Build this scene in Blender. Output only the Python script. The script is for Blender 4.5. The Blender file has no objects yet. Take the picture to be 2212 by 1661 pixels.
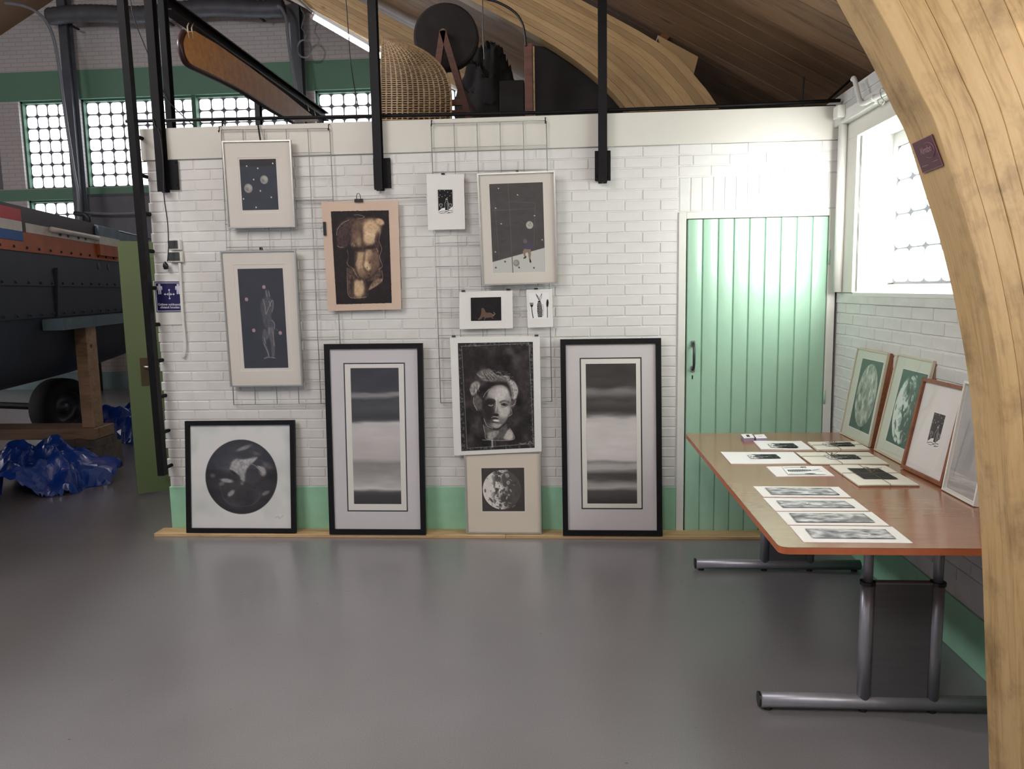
import bpy, math, random
import numpy as np
from mathutils import Vector
random.seed(7); rng = np.random.RandomState(7)
SC = bpy.context.scene
COL = SC.collection
# ------------------------------------------------------------------ camera
F_, P_, Y_, R_ = 1653.9, .1238, .0714, -.0175
C_ = np.array([-1.6788, -4.9079, 1.5993])
fw = np.array([-math.sin(Y_)*math.cos(P_), math.cos(Y_)*math.cos(P_), -math.sin(P_)])
_rt = np.array([math.cos(Y_), math.sin(Y_), 0.]); _up = np.cross(_rt, fw)
rt = _rt*math.cos(R_)+_up*math.sin(R_); up = -_rt*math.sin(R_)+_up*math.cos(R_)
cam = bpy.data.cameras.new('camera'); cam_o = bpy.data.objects.new('camera', cam); COL.objects.link(cam_o)
cam.sensor_fit = 'HORIZONTAL'; cam.sensor_width = 36; cam.lens = 36*F_/2212
cam.clip_start = .02
from mathutils import Matrix
cam_o.matrix_world = Matrix(((rt[0], up[0], -fw[0], C_[0]), (rt[1], up[1], -fw[1], C_[1]), (rt[2], up[2], -fw[2], C_[2]), (0, 0, 0, 1)))
SC.camera = cam_o
# ------------------------------------------------------------------ light
VS = SC.view_settings
VS.view_transform = 'Standard'; VS.look = 'None'; VS.gamma = 1; VS.use_curve_mapping = False
VS.exposure = 0.15
W = bpy.data.worlds.new('sky'); SC.world = W; W.use_nodes = True
wb = W.node_tree.nodes['Background']; wb.inputs[0].default_value = (.62, .74, 1, 1); wb.inputs[1].default_value = .6
SC.cycles.use_denoising = True
SC.cycles.max_bounces = 5; SC.cycles.diffuse_bounces = 3; SC.cycles.glossy_bounces = 3
SC.cycles.use_adaptive_sampling = True; SC.cycles.adaptive_threshold = .05; SC.cycles.adaptive_min_samples = 16
SC.cycles.transparent_max_bounces = 12; SC.cycles.sample_clamp_indirect = 6
SC.cycles.caustics_reflective = False; SC.cycles.caustics_refractive = False
def area(name, loc, rot, sx, sy, energy, color):
    l = bpy.data.lights.new(name, 'AREA'); l.shape = 'RECTANGLE'; l.size = sx; l.size_y = sy
    l.energy = energy; l.color = color
    o = bpy.data.objects.new(name, l); COL.objects.link(o); o.location = loc; o.rotation_euler = rot
    return o
PI = math.pi
# daylight through the other right wall windows (their openings are in the wall below)
area('daylight_right_window', (-.02, -4.3, 1.99), (0, -PI/2, 0), .88, 2.2, 70, (.97, .98, 1))
area('daylight_right_window_far', (-.02, -7.6, 1.99), (0, -PI/2, 0), .88, 2.0, 70, (1, .97, .93))
area('far_left_fill', (-15.5, -1.0, 2.8), (0, PI/2, 0), 1.5, 8, 520, (.80, .87, 1))  # added bluish fill from the left; that wall has no window
# added fill lights under the roof, without fixtures, brightening wall and floor
def lamp(name, loc, energy, color, r=.25):
    l = bpy.data.lights.new(name, 'POINT'); l.energy = energy; l.color = color; l.shadow_soft_size = r
    o = bpy.data.objects.new(name, l); COL.objects.link(o); o.location = loc; return o
lamp('fill_light', (-2.2, -4.9, 3.5), 120, (1, .975, .95), .35)
lamp('fill_light_middle', (-5.2, -4.4, 4.5), 380, (1, .97, .94), 1.1)
lamp('fill_light_rear', (-1.4, -7.4, 4.6), 160, (1, .96, .92))
lamp('fill_light_left', (-6.6, -.3, 4.4), 330, (.92, .94, 1))
# sun scattered by the glass blocks of the visible window onto the door corner
_l = area('window_sunlight', (.10, -1.85, 2.02), (0, 0, 0), .5, .6, 4.6, (1, .99, .95)); _l.data.spread = math.radians(46)
from mathutils import Vector as _V
_l.rotation_euler = (_V((-.14, 0, 1.98))-_V(_l.location)).to_track_quat('-Z', 'Y').to_euler()
WIN_NEAR = 8; WIN_FAR = 3.6; TUBE = 18
# ------------------------------------------------------------------ helpers
def ray(px, py): return fw+rt*(px-1106)/F_-up*(py-830.5)/F_
def _on(ax, px, py, v):
    d = ray(px, py); t = (v-C_[ax])/d[ax]; return C_+d*t
def onX(px, py, v=0): return _on(0, px, py, v)
def onY(px, py, v=0): return _on(1, px, py, v)
def onZ(px, py, v=0): return _on(2, px, py, v)
def onPl(px, py, P, n):
    d = ray(px, py); n = np.array(n, float); t = ((np.array(P)-C_)@n)/(d@n); return C_+d*t
def nrm(v):
    v = np.array(v, float); return v/max(np.linalg.norm(v), 1e-12)
class MB:
    def __init__(s): s.v = []; s.f = []; s.uv = []
    def add(s, vs, fs, uvs=None):
        b = len(s.v); s.v += [tuple(map(float, p)) for p in vs]
        s.f += [tuple(i+b for i in f) for f in fs]
        s.uv += list(uvs) if uvs is not None else [(0, 0)]*len(vs)
        return s
    def hexa(s, p):   # 8 points: bottom loop 0-3, top loop 4-7
        return s.add(p, [(3, 2, 1, 0), (4, 5, 6, 7), (0, 1, 5, 4), (1, 2, 6, 5), (2, 3, 7, 6), (3, 0, 4, 7)])
    def box(s, a, b):
        x0, x1 = sorted((a[0], b[0])); y0, y1 = sorted((a[1], b[1])); z0, z1 = sorted((a[2], b[2]))
        return s.hexa([(x0, y0, z0), (x1, y0, z0), (x1, y1, z0), (x0, y1, z0), (x0, y0, z1), (x1, y0, z1), (x1, y1, z1), (x0, y1, z1)])
    def bbox(s, a, b, c=.004):  # chamfered box
        x0, x1 = sorted((a[0], b[0])); y0, y1 = sorted((a[1], b[1])); z0, z1 = sorted((a[2], b[2]))
        X = (x0, x1); Yv = (y0, y1); Z = (z0, z1); c = min(c, (x1-x0)/2.1, (y1-y0)/2.1, (z1-z0)/2.1)
        vs = []; idx = {}
        for i in (0, 1):
            for j in (0, 1):
                for k in (0, 1):
                    sx, sy, sz = (1-2*i)*c, (1-2*j)*c, (1-2*k)*c
                    for ax in range(3):
                        p = [X[i]+sx, Yv[j]+sy, Z[k]+sz]; p[ax] -= (sx, sy, sz)[ax]
                        idx[i, j, k, ax] = len(vs); vs.append(p)
        fs = []
        for ax in range(3):
            o = [a for a in range(3) if a != ax]
            for sd in (0, 1):
                q = []
                for (u, v) in ((0, 0), (1, 0), (1, 1), (0, 1)):
                    t = [0, 0, 0]; t[ax] = sd; t[o[0]] = u; t[o[1]] = v; q.append(idx[t[0], t[1], t[2], ax])
                flip = (sd == 0) ^ (ax == 1)
                fs.append(tuple(reversed(q)) if flip else tuple(q))
        for ax in range(3):
            o = [a for a in range(3) if a != ax]
            for u in (0, 1):
                for v in (0, 1):
                    a0 = [0]*3; a0[o[0]] = u; a0[o[1]] = v; a1 = list(a0); a1[ax] = 1
                    fs.append((idx[a0[0], a0[1], a0[2], o[0]], idx[a0[0], a0[1], a0[2], o[1]], idx[a1[0], a1[1], a1[2], o[1]], idx[a1[0], a1[1], a1[2], o[0]]))
        for i in (0, 1):
            for j in (0, 1):
                for k in (0, 1): fs.append((idx[i, j, k, 0], idx[i, j, k, 1], idx[i, j, k, 2]))
        return s.add(vs, fs)
    def beam(s, a, b, w, h, upv=(0, 0, 1)):   # box from a to b, width w (side) height h (along up)
        a = np.array(a, float); b = np.array(b, float); d = nrm(b-a); sd = nrm(np.cross(d, upv)); u = np.cross(sd, d)
        p = []
        for q in (a, b):
            p += [q-sd*w/2-u*h/2, q+sd*w/2-u*h/2, q+sd*w/2+u*h/2, q-sd*w/2+u*h/2]
        return s.hexa(p)
    def tube(s, path, r, n=8, caps=True, closed=False):
        P = [np.array(p, float) for p in path]; m = len(P); rr = r if hasattr(r, '__len__') else [r]*m
        vs = []; prev = None
        for i in range(m):
            if closed: t = nrm(P[(i+1) % m]-P[i-1])
            else: t = nrm(P[min(i+1, m-1)]-P[max(i-1, 0)])
            if prev is None:
                a = np.array([0, 0, 1.]) if abs(t[2]) < .9 else np.array([1., 0, 0])
                e1 = nrm(np.cross(t, a))
            else: e1 = nrm(prev-t*(prev@t))
            prev = e1; e2 = np.cross(t, e1)
            for k in range(n):
                an = 2*PI*k/n; vs.append(P[i]+rr[i]*(math.cos(an)*e1+math.sin(an)*e2))
        fs = []
        for i in range(m if closed else m-1):
            j = (i+1) % m
            for k in range(n): fs.append((i*n+k, i*n+(k+1) % n, j*n+(k+1) % n, j*n+k))
        if caps and not closed: fs += [tuple(reversed(range(n))), tuple(range((m-1)*n, m*n))]
        return s.add(vs, fs)
    def ring(s, c, ax, prof, n=32):  # revolve profile [(r, h)] about ax
        ax = nrm(ax); a = np.array([0, 0, 1.]) if abs(ax[2]) < .9 else np.array([1., 0, 0])
        e1 = nrm(np.cross(ax, a)); e2 = np.cross(ax, e1); c = np.array(c, float); vs = []
        for k in range(n):
            an = 2*PI*k/n; d = math.cos(an)*e1+math.sin(an)*e2
            for r, h in prof: vs.append(c+d*r+ax*h)
        m = len(prof); fs = []
        for k in range(n):
            for i in range(m-1): fs.append((k*m+i, k*m+i+1, ((k+1) % n)*m+i+1, ((k+1) % n)*m+i))
        return s.add(vs, fs)
    def extrude(s, poly, a0, a1, axis=1):   # polygon in the other two axes, extruded along axis
        n = len(poly); vs = []
        for v in (a0, a1):
            for p in poly:
                q = [p[0], p[1]]; q.insert(axis, v); vs.append(q)
        fs = [tuple(range(n)), tuple(reversed(range(n, 2*n)))]
        for i in range(n): fs.append((i, i+n, (i+1) % n+n, (i+1) % n))
        return s.add(vs, fs)
    def mesh(s, name, org, smooth=False):
        me = bpy.data.meshes.new(name); o = np.array(org, float)
        me.from_pydata([tuple(np.array(p)-o) for p in s.v], [], s.f)
        uvl = me.uv_layers.new(name='uv')
        li = np.empty(len(me.loops), 'i'); me.loops.foreach_get('vertex_index', li)
        uvl.data.foreach_set('uv', np.array(s.uv, 'f')[li].ravel())
        if smooth: me.polygons.foreach_set('use_smooth', [True]*len(me.polygons))
        me.update(); return me
def fixn(me):
    import bmesh
    bm = bmesh.new(); bm.from_mesh(me); bmesh.ops.recalc_face_normals(bm, faces=bm.faces); bm.to_mesh(me); bm.free()
def tagk(o, label=None, cat=None, group=None, kind=None):
    if label: o['label'] = label
    if cat: o['category'] = cat
    if group: o['group'] = group
    if kind: o['kind'] = kind
    return o
ORG = {}
def thing(name, label, cat, loc, group=None):
    o = bpy.data.objects.new(name, None); COL.objects.link(o); o.empty_display_size = .05
    o.location = tuple(map(float, loc)); ORG[o.name] = np.array(loc, float)
    return tagk(o, label, cat, group)
def part(name, mb, mat, parent=None, smooth=False, org=None, label=None, kind=None, fix=True):
    if parent is not None: og = ORG[parent.name]
    else: og = np.array(org if org is not None else (0, 0, 0), float)
    if isinstance(mb, MB):
        me = mb.mesh(name, og, smooth)
        if fix: fixn(me)
    else: me = mb
    if mat is not None and not me.materials: me.materials.append(mat)
    o = bpy.data.objects.new(name, me); COL.objects.link(o)
    if parent is not None: o.parent = parent
    else: o.location = tuple(og)
    ORG[o.name] = og
    if label: o['label'] = label
    if kind: o['kind'] = kind
    return o
def struct(name, mb, mat, parent=None, smooth=False, org=(0, 0, 0)):
    o = part(name, mb, mat, parent, smooth, org)
    if parent is None: o['kind'] = 'structure'
    return o
def inst(name, me, parent, loc, rot=None, scale=None):   # piece sharing mesh data
    o = bpy.data.objects.new(name, me); COL.objects.link(o); o.parent = parent
    o.location = tuple(np.array(loc, float)-ORG[parent.name])
    if rot: o.rotation_euler = rot
    if scale: o.scale = scale
    return o
# ------------------------------------------------------------------ materials
def s2l(c): return tuple(((x/255)/12.92 if x/255 < .04045 else ((x/255+.055)/1.055)**2.4) for x in c)
def newmat(name):
    m = bpy.data.materials.new(name); m.use_nodes = True; nt = m.node_tree
    return m, nt, nt.nodes['Principled BSDF']
def N(nt, t, **kw):
    n = nt.nodes.new(t)
    for k, v in kw.items():
        if k in n.inputs: n.inputs[k].default_value = v
        else: setattr(n, k, v)
    return n
def pbr(name, col, rough=.6, metal=0, var=.12, scale=6, bump=.0, bscale=60, coat=0, stretch=None, spec=.5, dirt=None, uv=False, detail=5, coord='Object'):
    m, nt, b = newmat(name); L = nt.links.new
    tc = N(nt, 'ShaderNodeTexCoord'); mp = N(nt, 'ShaderNodeMapping'); L(tc.outputs['UV' if uv else coord], mp.inputs[0])
    if stretch: mp.inputs['Scale'].default_value = stretch
    nz = N(nt, 'ShaderNodeTexNoise', Scale=scale, Detail=detail, Roughness=.6); L(mp.outputs[0], nz.inputs['Vector'])
    cr = N(nt, 'ShaderNodeValToRGB'); L(nz.outputs['Fac'], cr.inputs[0])
    c = np.array(col); e = cr.color_ramp.elements
    e[0].position = .3; e[1].position = .7
    lo = c*(1-var) if dirt is None else np.array(dirt)
    e[0].color = (*lo, 1); e[1].color = (*np.minimum(c*(1+var*.6), 1), 1)
    L(cr.outputs[0], b.inputs['Base Color'])
    b.inputs['Roughness'].default_value = rough; b.inputs['Metallic'].default_value = metal
    b.inputs['Specular IOR Level'].default_value = spec
    if coat: b.inputs['Coat Weight'].default_value = coat; b.inputs['Coat Roughness'].default_value = .12
    if bump:
        n2 = N(nt, 'ShaderNodeTexNoise', Scale=bscale, Detail=3); L(mp.outputs[0], n2.inputs['Vector'])
        bp = N(nt, 'ShaderNodeBump', Strength=min(1, bump*60), Distance=bump); L(n2.outputs['Fac'], bp.inputs['Height']); L(bp.outputs[0], b.inputs['Normal'])
    return m
def woodmat(name, c1, c2, c3, rough=.5, uv=True, sc=(1, 1, 1), coat=0, knots=True, fine=60):
    m, nt, b = newmat(name); L = nt.links.new
    tc = N(nt, 'ShaderNodeTexCoord'); mp = N(nt, 'ShaderNodeMapping'); L(tc.outputs['UV' if uv else 'Object'], mp.inputs[0])
    mp.inputs['Scale'].default_value = sc
    oi = N(nt, 'ShaderNodeObjectInfo'); ad = N(nt, 'ShaderNodeVectorMath', operation='ADD'); mu = N(nt, 'ShaderNodeMath', operation='MULTIPLY'); mu.inputs[1].default_value = 37
    L(oi.outputs['Random'], mu.inputs[0]); L(mp.outputs[0], ad.inputs[0]); L(mu.outputs[0], ad.inputs[1])
    st = N(nt, 'ShaderNodeMapping'); st.inputs['Scale'].default_value = (.12, 1, 1); L(ad.outputs[0], st.inputs[0])
    n1 = N(nt, 'ShaderNodeTexNoise', Scale=14, Detail=6, Roughness=.65, Distortion=.6); L(st.outputs[0], n1.inputs['Vector'])
    n2 = N(nt, 'ShaderNodeTexNoise', Scale=fine, Detail=3); L(st.outputs[0], n2.inputs['Vector'])
    mx = N(nt, 'ShaderNodeMix', data_type='FLOAT'); mx.inputs[0].default_value = .35; L(n1.outputs['Fac'], mx.inputs[2]); L(n2.outputs['Fac'], mx.inputs[3])
    cr = N(nt, 'ShaderNodeValToRGB'); L(mx.outputs[0], cr.inputs[0]); e = cr.color_ramp.elements
    e[0].position = .34; e[0].color = (*c3, 1); e[1].position = .66; e[1].color = (*c1, 1); k = e.new(.48); k.color = (*c2, 1)
    # plank-to-plank tone
    hs = N(nt, 'ShaderNodeHueSaturation'); mr = N(nt, 'ShaderNodeMapRange'); mr.inputs[3].default_value = .8; mr.inputs[4].default_value = 1.18
    L(oi.outputs['Random'], mr.inputs[0]); L(mr.outputs[0], hs.inputs['Value']); L(cr.outputs[0], hs.inputs['Color'])
    out = hs.outputs[0]
    if knots:
        st2 = N(nt, 'ShaderNodeMapping'); st2.inputs['Scale'].default_value = (.45, 1, 1); L(ad.outputs[0], st2.inputs[0])
        vo = N(nt, 'ShaderNodeTexVoronoi', Scale=3.2); L(st2.outputs[0], vo.inputs['Vector'])
        kr = N(nt, 'ShaderNodeValToRGB'); L(vo.outputs['Distance'], kr.inputs[0]); kr.color_ramp.elements[0].position = .03; kr.color_ramp.elements[1].position = .085
        mk = N(nt, 'ShaderNodeMix', data_type='RGBA'); L(kr.outputs[0], mk.inputs[0]); mk.inputs[6].default_value = (*(np.array(c3)*.35), 1); L(out, mk.inputs[7]); out = mk.outputs[2]
    L(out, b.inputs['Base Color']); b.inputs['Roughness'].default_value = rough
    if coat: b.inputs['Coat Weight'].default_value = coat; b.inputs['Coat Roughness'].default_value = .15
    bp = N(nt, 'ShaderNodeBump', Strength=.35 if rough > .3 else .0, Distance=.002); L(mx.outputs[0], bp.inputs['Height']); L(bp.outputs[0], b.inputs['Normal'])
    return m
def emis(name, col, st, edge=None):
    m, nt, b = newmat(name); b.inputs['Base Color'].default_value = (*col, 1)
    b.inputs['Emission Color'].default_value = (*col, 1); b.inputs['Emission Strength'].default_value = st; b.inputs['Roughness'].default_value = .15
    nz = N(nt, 'ShaderNodeTexNoise', Scale=4); cr = N(nt, 'ShaderNodeMapRange'); cr.inputs[3].default_value = st*.8; cr.inputs[4].default_value = st*1.2
    nt.links.new(nz.outputs['Fac'], cr.inputs[0]); nt.links.new(cr.outputs[0], b.inputs['Emission Strength'])
    return m
def glassmat():
    m = bpy.data.materials.new('picture_glass'); m.use_nodes = True; nt = m.node_tree; nt.nodes.clear(); L = nt.links.new
    o = N(nt, 'ShaderNodeOutputMaterial'); t = N(nt, 'ShaderNodeBsdfTransparent'); g = N(nt, 'ShaderNodeBsdfGlossy'); g.inputs['Roughness'].default_value = .02
    lw = N(nt, 'ShaderNodeLayerWeight', Blend=.5); pw = N(nt, 'ShaderNodeMath', operation='POWER'); pw.inputs[1].default_value = 4.5; L(lw.outputs['Facing'], pw.inputs[0])
    fr = N(nt, 'ShaderNodeMapRange'); fr.inputs[3].default_value = .028; fr.inputs[4].default_value = .8; L(pw.outputs[0], fr.inputs[0]); mx = N(nt, 'ShaderNodeMixShader'); L(fr.outputs[0], mx.inputs[0]); L(t.outputs[0], mx.inputs[1]); L(g.outputs[0], mx.inputs[2]); L(mx.outputs[0], o.inputs[0])
    t.inputs[0].default_value = (.99, .985, .98, 1)
    return m
def artmat(name='ink_print', rough=.65):
    m, nt, b = newmat(name); a = N(nt, 'ShaderNodeAttribute', attribute_name='ink'); nt.links.new(a.outputs['Color'], b.inputs['Base Color']); b.inputs['Roughness'].default_value = rough
    b.inputs['Specular IOR Level'].default_value = .3
    return m
M = {}
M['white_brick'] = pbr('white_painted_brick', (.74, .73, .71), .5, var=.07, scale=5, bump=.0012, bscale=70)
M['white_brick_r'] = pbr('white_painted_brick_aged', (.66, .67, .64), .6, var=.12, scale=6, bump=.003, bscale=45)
M['mortar'] = pbr('painted_mortar', (.72, .71, .69), .55, var=.12, scale=9, bump=.001, bscale=90)
M['fascia'] = pbr('cream_painted_board', (.70, .68, .62), .55, var=.04, scale=2.2, bump=.0004, bscale=120)
M['green_base'] = pbr('green_wall_paint', (.33, .62, .42), .5, var=.10, scale=7, bump=.0008, bscale=60)
M['door_green'] = pbr('mint_door_paint', (.37, .60, .45), .32, var=.05, scale=3, bump=.0004, bscale=40, coat=.2)
M['door_olive'] = pbr('olive_door_paint', (.13, .175, .075), .4, var=.06, scale=3)
M['frame_white'] = pbr('white_trim_paint', (.72, .72, .68), .4, var=.05, scale=5)
M['far_wall'] = None
M['black_steel'] = pbr('black_painted_steel', (.008, .0075, .0085), .5, var=.3, scale=12, spec=.18)
M['black_frame'] = pbr('black_wood_frame', (.008, .0075, .009), .5, var=.2, scale=8, spec=.2)
M['silver'] = pbr('brushed_silver_frame', (.46, .45, .42), .35, metal=.7, var=.08, scale=20)
M['zinc'] = pbr('zinc_wire', (.42, .42, .40), .4, metal=.4, var=.2, scale=20)
M['clip_black'] = pbr('black_clip_metal', (.01, .01, .01), .3, var=.1)
M['paper'] = pbr('white_paper', (.80, .79, .77), .75, var=.03, scale=3, bump=.0002, bscale=200)
M['paper_cream'] = pbr('cream_paper', (.74, .71, .62), .75, var=.03, scale=3)
M['paper_pink'] = pbr('warm_beige_paper', (.66, .50, .40), .8, var=.05, scale=5)
M['mat_white'] = pbr('off_white_mat_board', (.80, .765, .71), .8, var=.02, scale=2)
M['mat_cream'] = pbr('cream_mat_board', (.74, .68, .58), .8, var=.02, scale=2)
M['mat_grey'] = pbr('lavender_grey_mat_board', (.72, .70, .73), .8, var=.03, scale=3)
M['mat_core'] = pbr('white_bevel_core', (.85, .84, .80), .8, var=.01)
M['ink_black'] = pbr('black_ink', (.012, .012, .014), .6, var=.2)
M['plywood'] = pbr('frame_back_board', (.25, .17, .10), .7, var=.15)
M['pine'] = woodmat('pine_batten', (.62, .44, .24), (.52, .35, .18), (.36, .22, .10), .55, uv=False, sc=(1, 1, 1))
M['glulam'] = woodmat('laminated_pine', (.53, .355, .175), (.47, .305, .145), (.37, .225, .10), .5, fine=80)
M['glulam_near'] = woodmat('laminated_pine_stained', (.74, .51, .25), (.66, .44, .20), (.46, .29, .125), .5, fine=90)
def stains(m):
    nt = m.node_tree; L = nt.links.new; b = nt.nodes['Principled BSDF']; src = b.inputs['Base Color'].links[0].from_socket
    tc = N(nt, 'ShaderNodeTexCoord'); a = N(nt, 'ShaderNodeTexNoise', Scale=5.5, Detail=5, Roughness=.65); L(tc.outputs['Object'], a.inputs[0])
    cr = N(nt, 'ShaderNodeValToRGB'); L(a.outputs['Fac'], cr.inputs[0]); e = cr.color_ramp.elements; e[0].position = .30; e[0].color = (.45, .43, .43, 1); e[1].position = .52; e[1].color = (1, 1, 1, 1)
    mx = N(nt, 'ShaderNodeMix', data_type='RGBA', blend_type='MULTIPLY'); mx.inputs[0].default_value = .8; L(src, mx.inputs[6]); L(cr.outputs[0], mx.inputs[7]); L(mx.outputs[2], b.inputs['Base Color'])
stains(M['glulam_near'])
M['roof'] = woodmat('roof_boards', (.25, .15, .085), (.20, .115, .062), (.11, .06, .032), .6, fine=60)
M['redwood'] = woodmat('reddish_timber', (.30, .14, .07), (.24, .10, .05), (.13, .05, .025), .55, uv=False, knots=False)
M['loft_wood'] = woodmat('dark_red_loft_wood', (.16, .06, .04), (.12, .045, .03), (.07, .025, .018), .6, uv=False, knots=False)
M['old_wood'] = woodmat('old_grey_timber', (.16, .13, .11), (.12, .095, .08), (.06, .045, .035), .7, uv=False, knots=False)
M['prop_wood'] = woodmat('timber_prop', (.36, .23, .15), (.28, .17, .10), (.17, .10, .055), .6, uv=False)
M['oar'] = woodmat('varnished_orange_board', (.72, .33, .08), (.60, .26, .055), (.46, .18, .035), .5, uv=False, knots=False, coat=0, fine=30)
M['dark_edge'] = pbr('dark_red_brown_paint', (.05, .018, .015), .4, var=.2)
M['cherry'] = woodmat('cherry_laminate', (.34, .145, .075), (.31, .125, .063), (.25, .098, .048), .2, uv=False, knots=False, coat=.5, fine=120)
M['cherry_edge'] = pbr('orange_table_edge', (.48, .13, .05), .35, var=.15, scale=10)
M['alu'] = pbr('grey_table_steel', (.30, .30, .33), .38, metal=.55, var=.06, scale=30, stretch=(1, 1, .1))
M['panel_grey'] = pbr('grey_table_panel', (.14, .14, .15), .42, metal=.4, var=.10, scale=14, stretch=(.2, 1, 5))
M['black_plastic'] = pbr('black_plastic', (.012, .012, .012), .4)
M['white_plastic'] = pbr('white_plastic', (.72, .71, .67), .4, var=.02)
M['navy'] = pbr('navy_sign_face', (.012, .010, .075), .4, var=.05)
M['sign_white'] = pbr('sign_white', (.62, .62, .72), .5, var=.02)
M['maroon'] = pbr('maroon_card', (.09, .018, .035), .3, var=.1)
M['maroon_ink'] = pbr('pale_pink_print', (.34, .20, .24), .5, var=.05)
M['hull'] = pbr('dark_blue_black_hull', (.016, .020, .032), .5, spec=.25, var=.35, scale=2.5, stretch=(1, 1, .35), bump=.002, bscale=9)
M['hull_red'] = pbr('hull_red_paint', (.42, .02, .02), .4, var=.1, spec=.15)
M['hull_white'] = pbr('hull_white_paint', (.52, .48, .44), .5, var=.15, scale=9, spec=.15)
M['hull_blue'] = pbr('hull_blue_paint', (.02, .08, .26), .4, var=.1, spec=.15)
M['hull_orange'] = pbr('hull_orange_paint', (.34, .095, .035), .5, var=.2, scale=5, spec=.15)
M['hull_top'] = pbr('hull_brown_black_paint', (.03, .016, .018), .45, var=.25, spec=.15)
M['hull_slate'] = pbr('hull_slate_paint', (.10, .14, .17), .5, var=.25, spec=.15)
M['rubber'] = pbr('tyre_rubber', (.010, .010, .010), .75, var=.2, bump=.002, bscale=40)
M['rim'] = pbr('grey_wheel_rim', (.12, .12, .13), .4, metal=.5, var=.2)
M['tarp'] = pbr('blue_tarpaulin', (.012, .05, .30), .2, var=.3, scale=3, bump=.002, bscale=14, spec=.6)
M['wicker'] = pbr('wicker_cane', (.34, .23, .13), .6, var=.3, scale=30)
M['wicker_dark'] = pbr('wicker_inner_shell', (.16, .105, .06), .8, var=.3, scale=30)
M['stone'] = pbr('dark_grindstone', (.020, .015, .014), .85, var=.4, scale=12, bump=.003, bscale=30)
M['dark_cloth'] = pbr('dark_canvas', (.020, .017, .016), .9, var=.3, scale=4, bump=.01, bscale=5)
M['duct'] = pbr('grey_flexible_duct', (.09, .09, .10), .5, metal=.3, var=.2)
M['grey_steel'] = pbr('dark_grey_column_paint', (.075, .080, .095), .45, var=.15)
M['conduit'] = pbr('grey_conduit', (.16, .17, .19), .4, var=.1)
M['pvc'] = pbr('pale_pvc', (.35, .28, .25), .5, var=.15)
M['raffia'] = pbr('raffia_string', (.22, .15, .09), .8, var=.3)
M['rope'] = pbr('pale_rope', (.50, .42, .30), .8, var=.2)
M['frame_brown'] = woodmat('brown_picture_frame', (.34, .13, .07), (.28, .10, .05), (.20, .065, .03), .4, uv=False, knots=False)
M['frame_gold'] = pbr('pale_wood_frame', (.55, .50, .38), .45, var=.08)
M['mint_mat'] = pbr('pale_mint_mat', (.66, .70, .60), .8, var=.02)
M['lilac'] = pbr('lilac_card_edges', (.36, .28, .42), .7, var=.05)
M['tube_light'] = emis('fluorescent_tube_glow', (1, .93, .80), TUBE)
M['far_frame'] = pbr('dark_green_window_frame', (.05, .12, .07), .6)
M['block_near'] = emis('glass_block_daylight', (.94, 1, .97), WIN_NEAR)
M['block_far'] = emis('glass_block_daylight_far', (.86, .92, 1), WIN_FAR)
M['joint_near'] = pbr('pale_block_mortar', (.45, .45, .48), .7)
M['block_side_near'] = emis('glass_block_side_glow', (.80, .86, .90), .28)
M['block_side'] = pbr('glass_block_side', (.30, .33, .35), .2, var=.05)
M['block_joint'] = pbr('glass_block_mortar', (.16, .16, .18), .7, var=.1)
M['glass'] = glassmat(); M['art'] = artmat()
def floormat():
    m, nt, b = newmat('grey_poured_floor'); L = nt.links.new
    tc = N(nt, 'ShaderNodeTexCoord')
    a = N(nt, 'ShaderNodeTexNoise', Scale=.9, Detail=6, Roughness=.6); L(tc.outputs['Object'], a.inputs[0])
    cr = N(nt, 'ShaderNodeValToRGB'); L(a.outputs['Fac'], cr.inputs[0]); e = cr.color_ramp.elements
    e[0].position = .3; e[0].color = (.185, .178, .185, 1); e[1].position = .72; e[1].color = (.23, .223, .235, 1)
    s = N(nt, 'ShaderNodeTexNoise', Scale=170, Detail=2); L(tc.outputs['Object'], s.inputs[0])
    sr = N(nt, 'ShaderNodeValToRGB'); L(s.outputs['Fac'], sr.inputs[0]); sr.color_ramp.elements[0].position = .3; sr.color_ramp.elements[0].color = (.80, .80, .80, 1); sr.color_ramp.elements[1].position = .62
    mx = N(nt, 'ShaderNodeMix', data_type='RGBA', blend_type='MULTIPLY'); mx.inputs[0].default_value = 1; L(cr.outputs[0], mx.inputs[6]); L(sr.outputs[0], mx.inputs[7])
    v = N(nt, 'ShaderNodeTexVoronoi', Scale=5.5, Randomness=1); mp = N(nt, 'ShaderNodeMapping'); mp.inputs['Scale'].default_value = (1, 1.7, 1); mp.inputs['Rotation'].default_value = (0, 0, .5)
    L(tc.outputs['Object'], mp.inputs[0]); L(mp.outputs[0], v.inputs['Vector'])
    vr = N(nt, 'ShaderNodeValToRGB'); L(v.outputs['Distance'], vr.inputs[0]); vr.color_ramp.elements[0].position = .024; vr.color_ramp.elements[0].color = (.25, .23, .22, 1); vr.color_ramp.elements[1].position = .040
    m2 = N(nt, 'ShaderNodeMix', data_type='RGBA', blend_type='MULTIPLY'); m2.inputs[0].default_value = 1; L(mx.outputs[2], m2.inputs[6]); L(vr.outputs[0], m2.inputs[7])
    L(m2.outputs[2], b.inputs['Base Color'])
    rr = N(nt, 'ShaderNodeMapRange'); rr.inputs[3].default_value = .22; rr.inputs[4].default_value = .40; L(a.outputs['Fac'], rr.inputs[0]); L(rr.outputs[0], b.inputs['Roughness']); b.inputs['Specular IOR Level'].default_value = .75; b.inputs['Coat Weight'].default_value = .5; b.inputs['Coat Roughness'].default_value = .3
    bp = N(nt, 'ShaderNodeBump', Strength=.12, Distance=.001); L(s.outputs['Fac'], bp.inputs['Height']); L(bp.outputs[0], b.inputs['Normal'])
    return m
M['floor'] = floormat()
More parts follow.
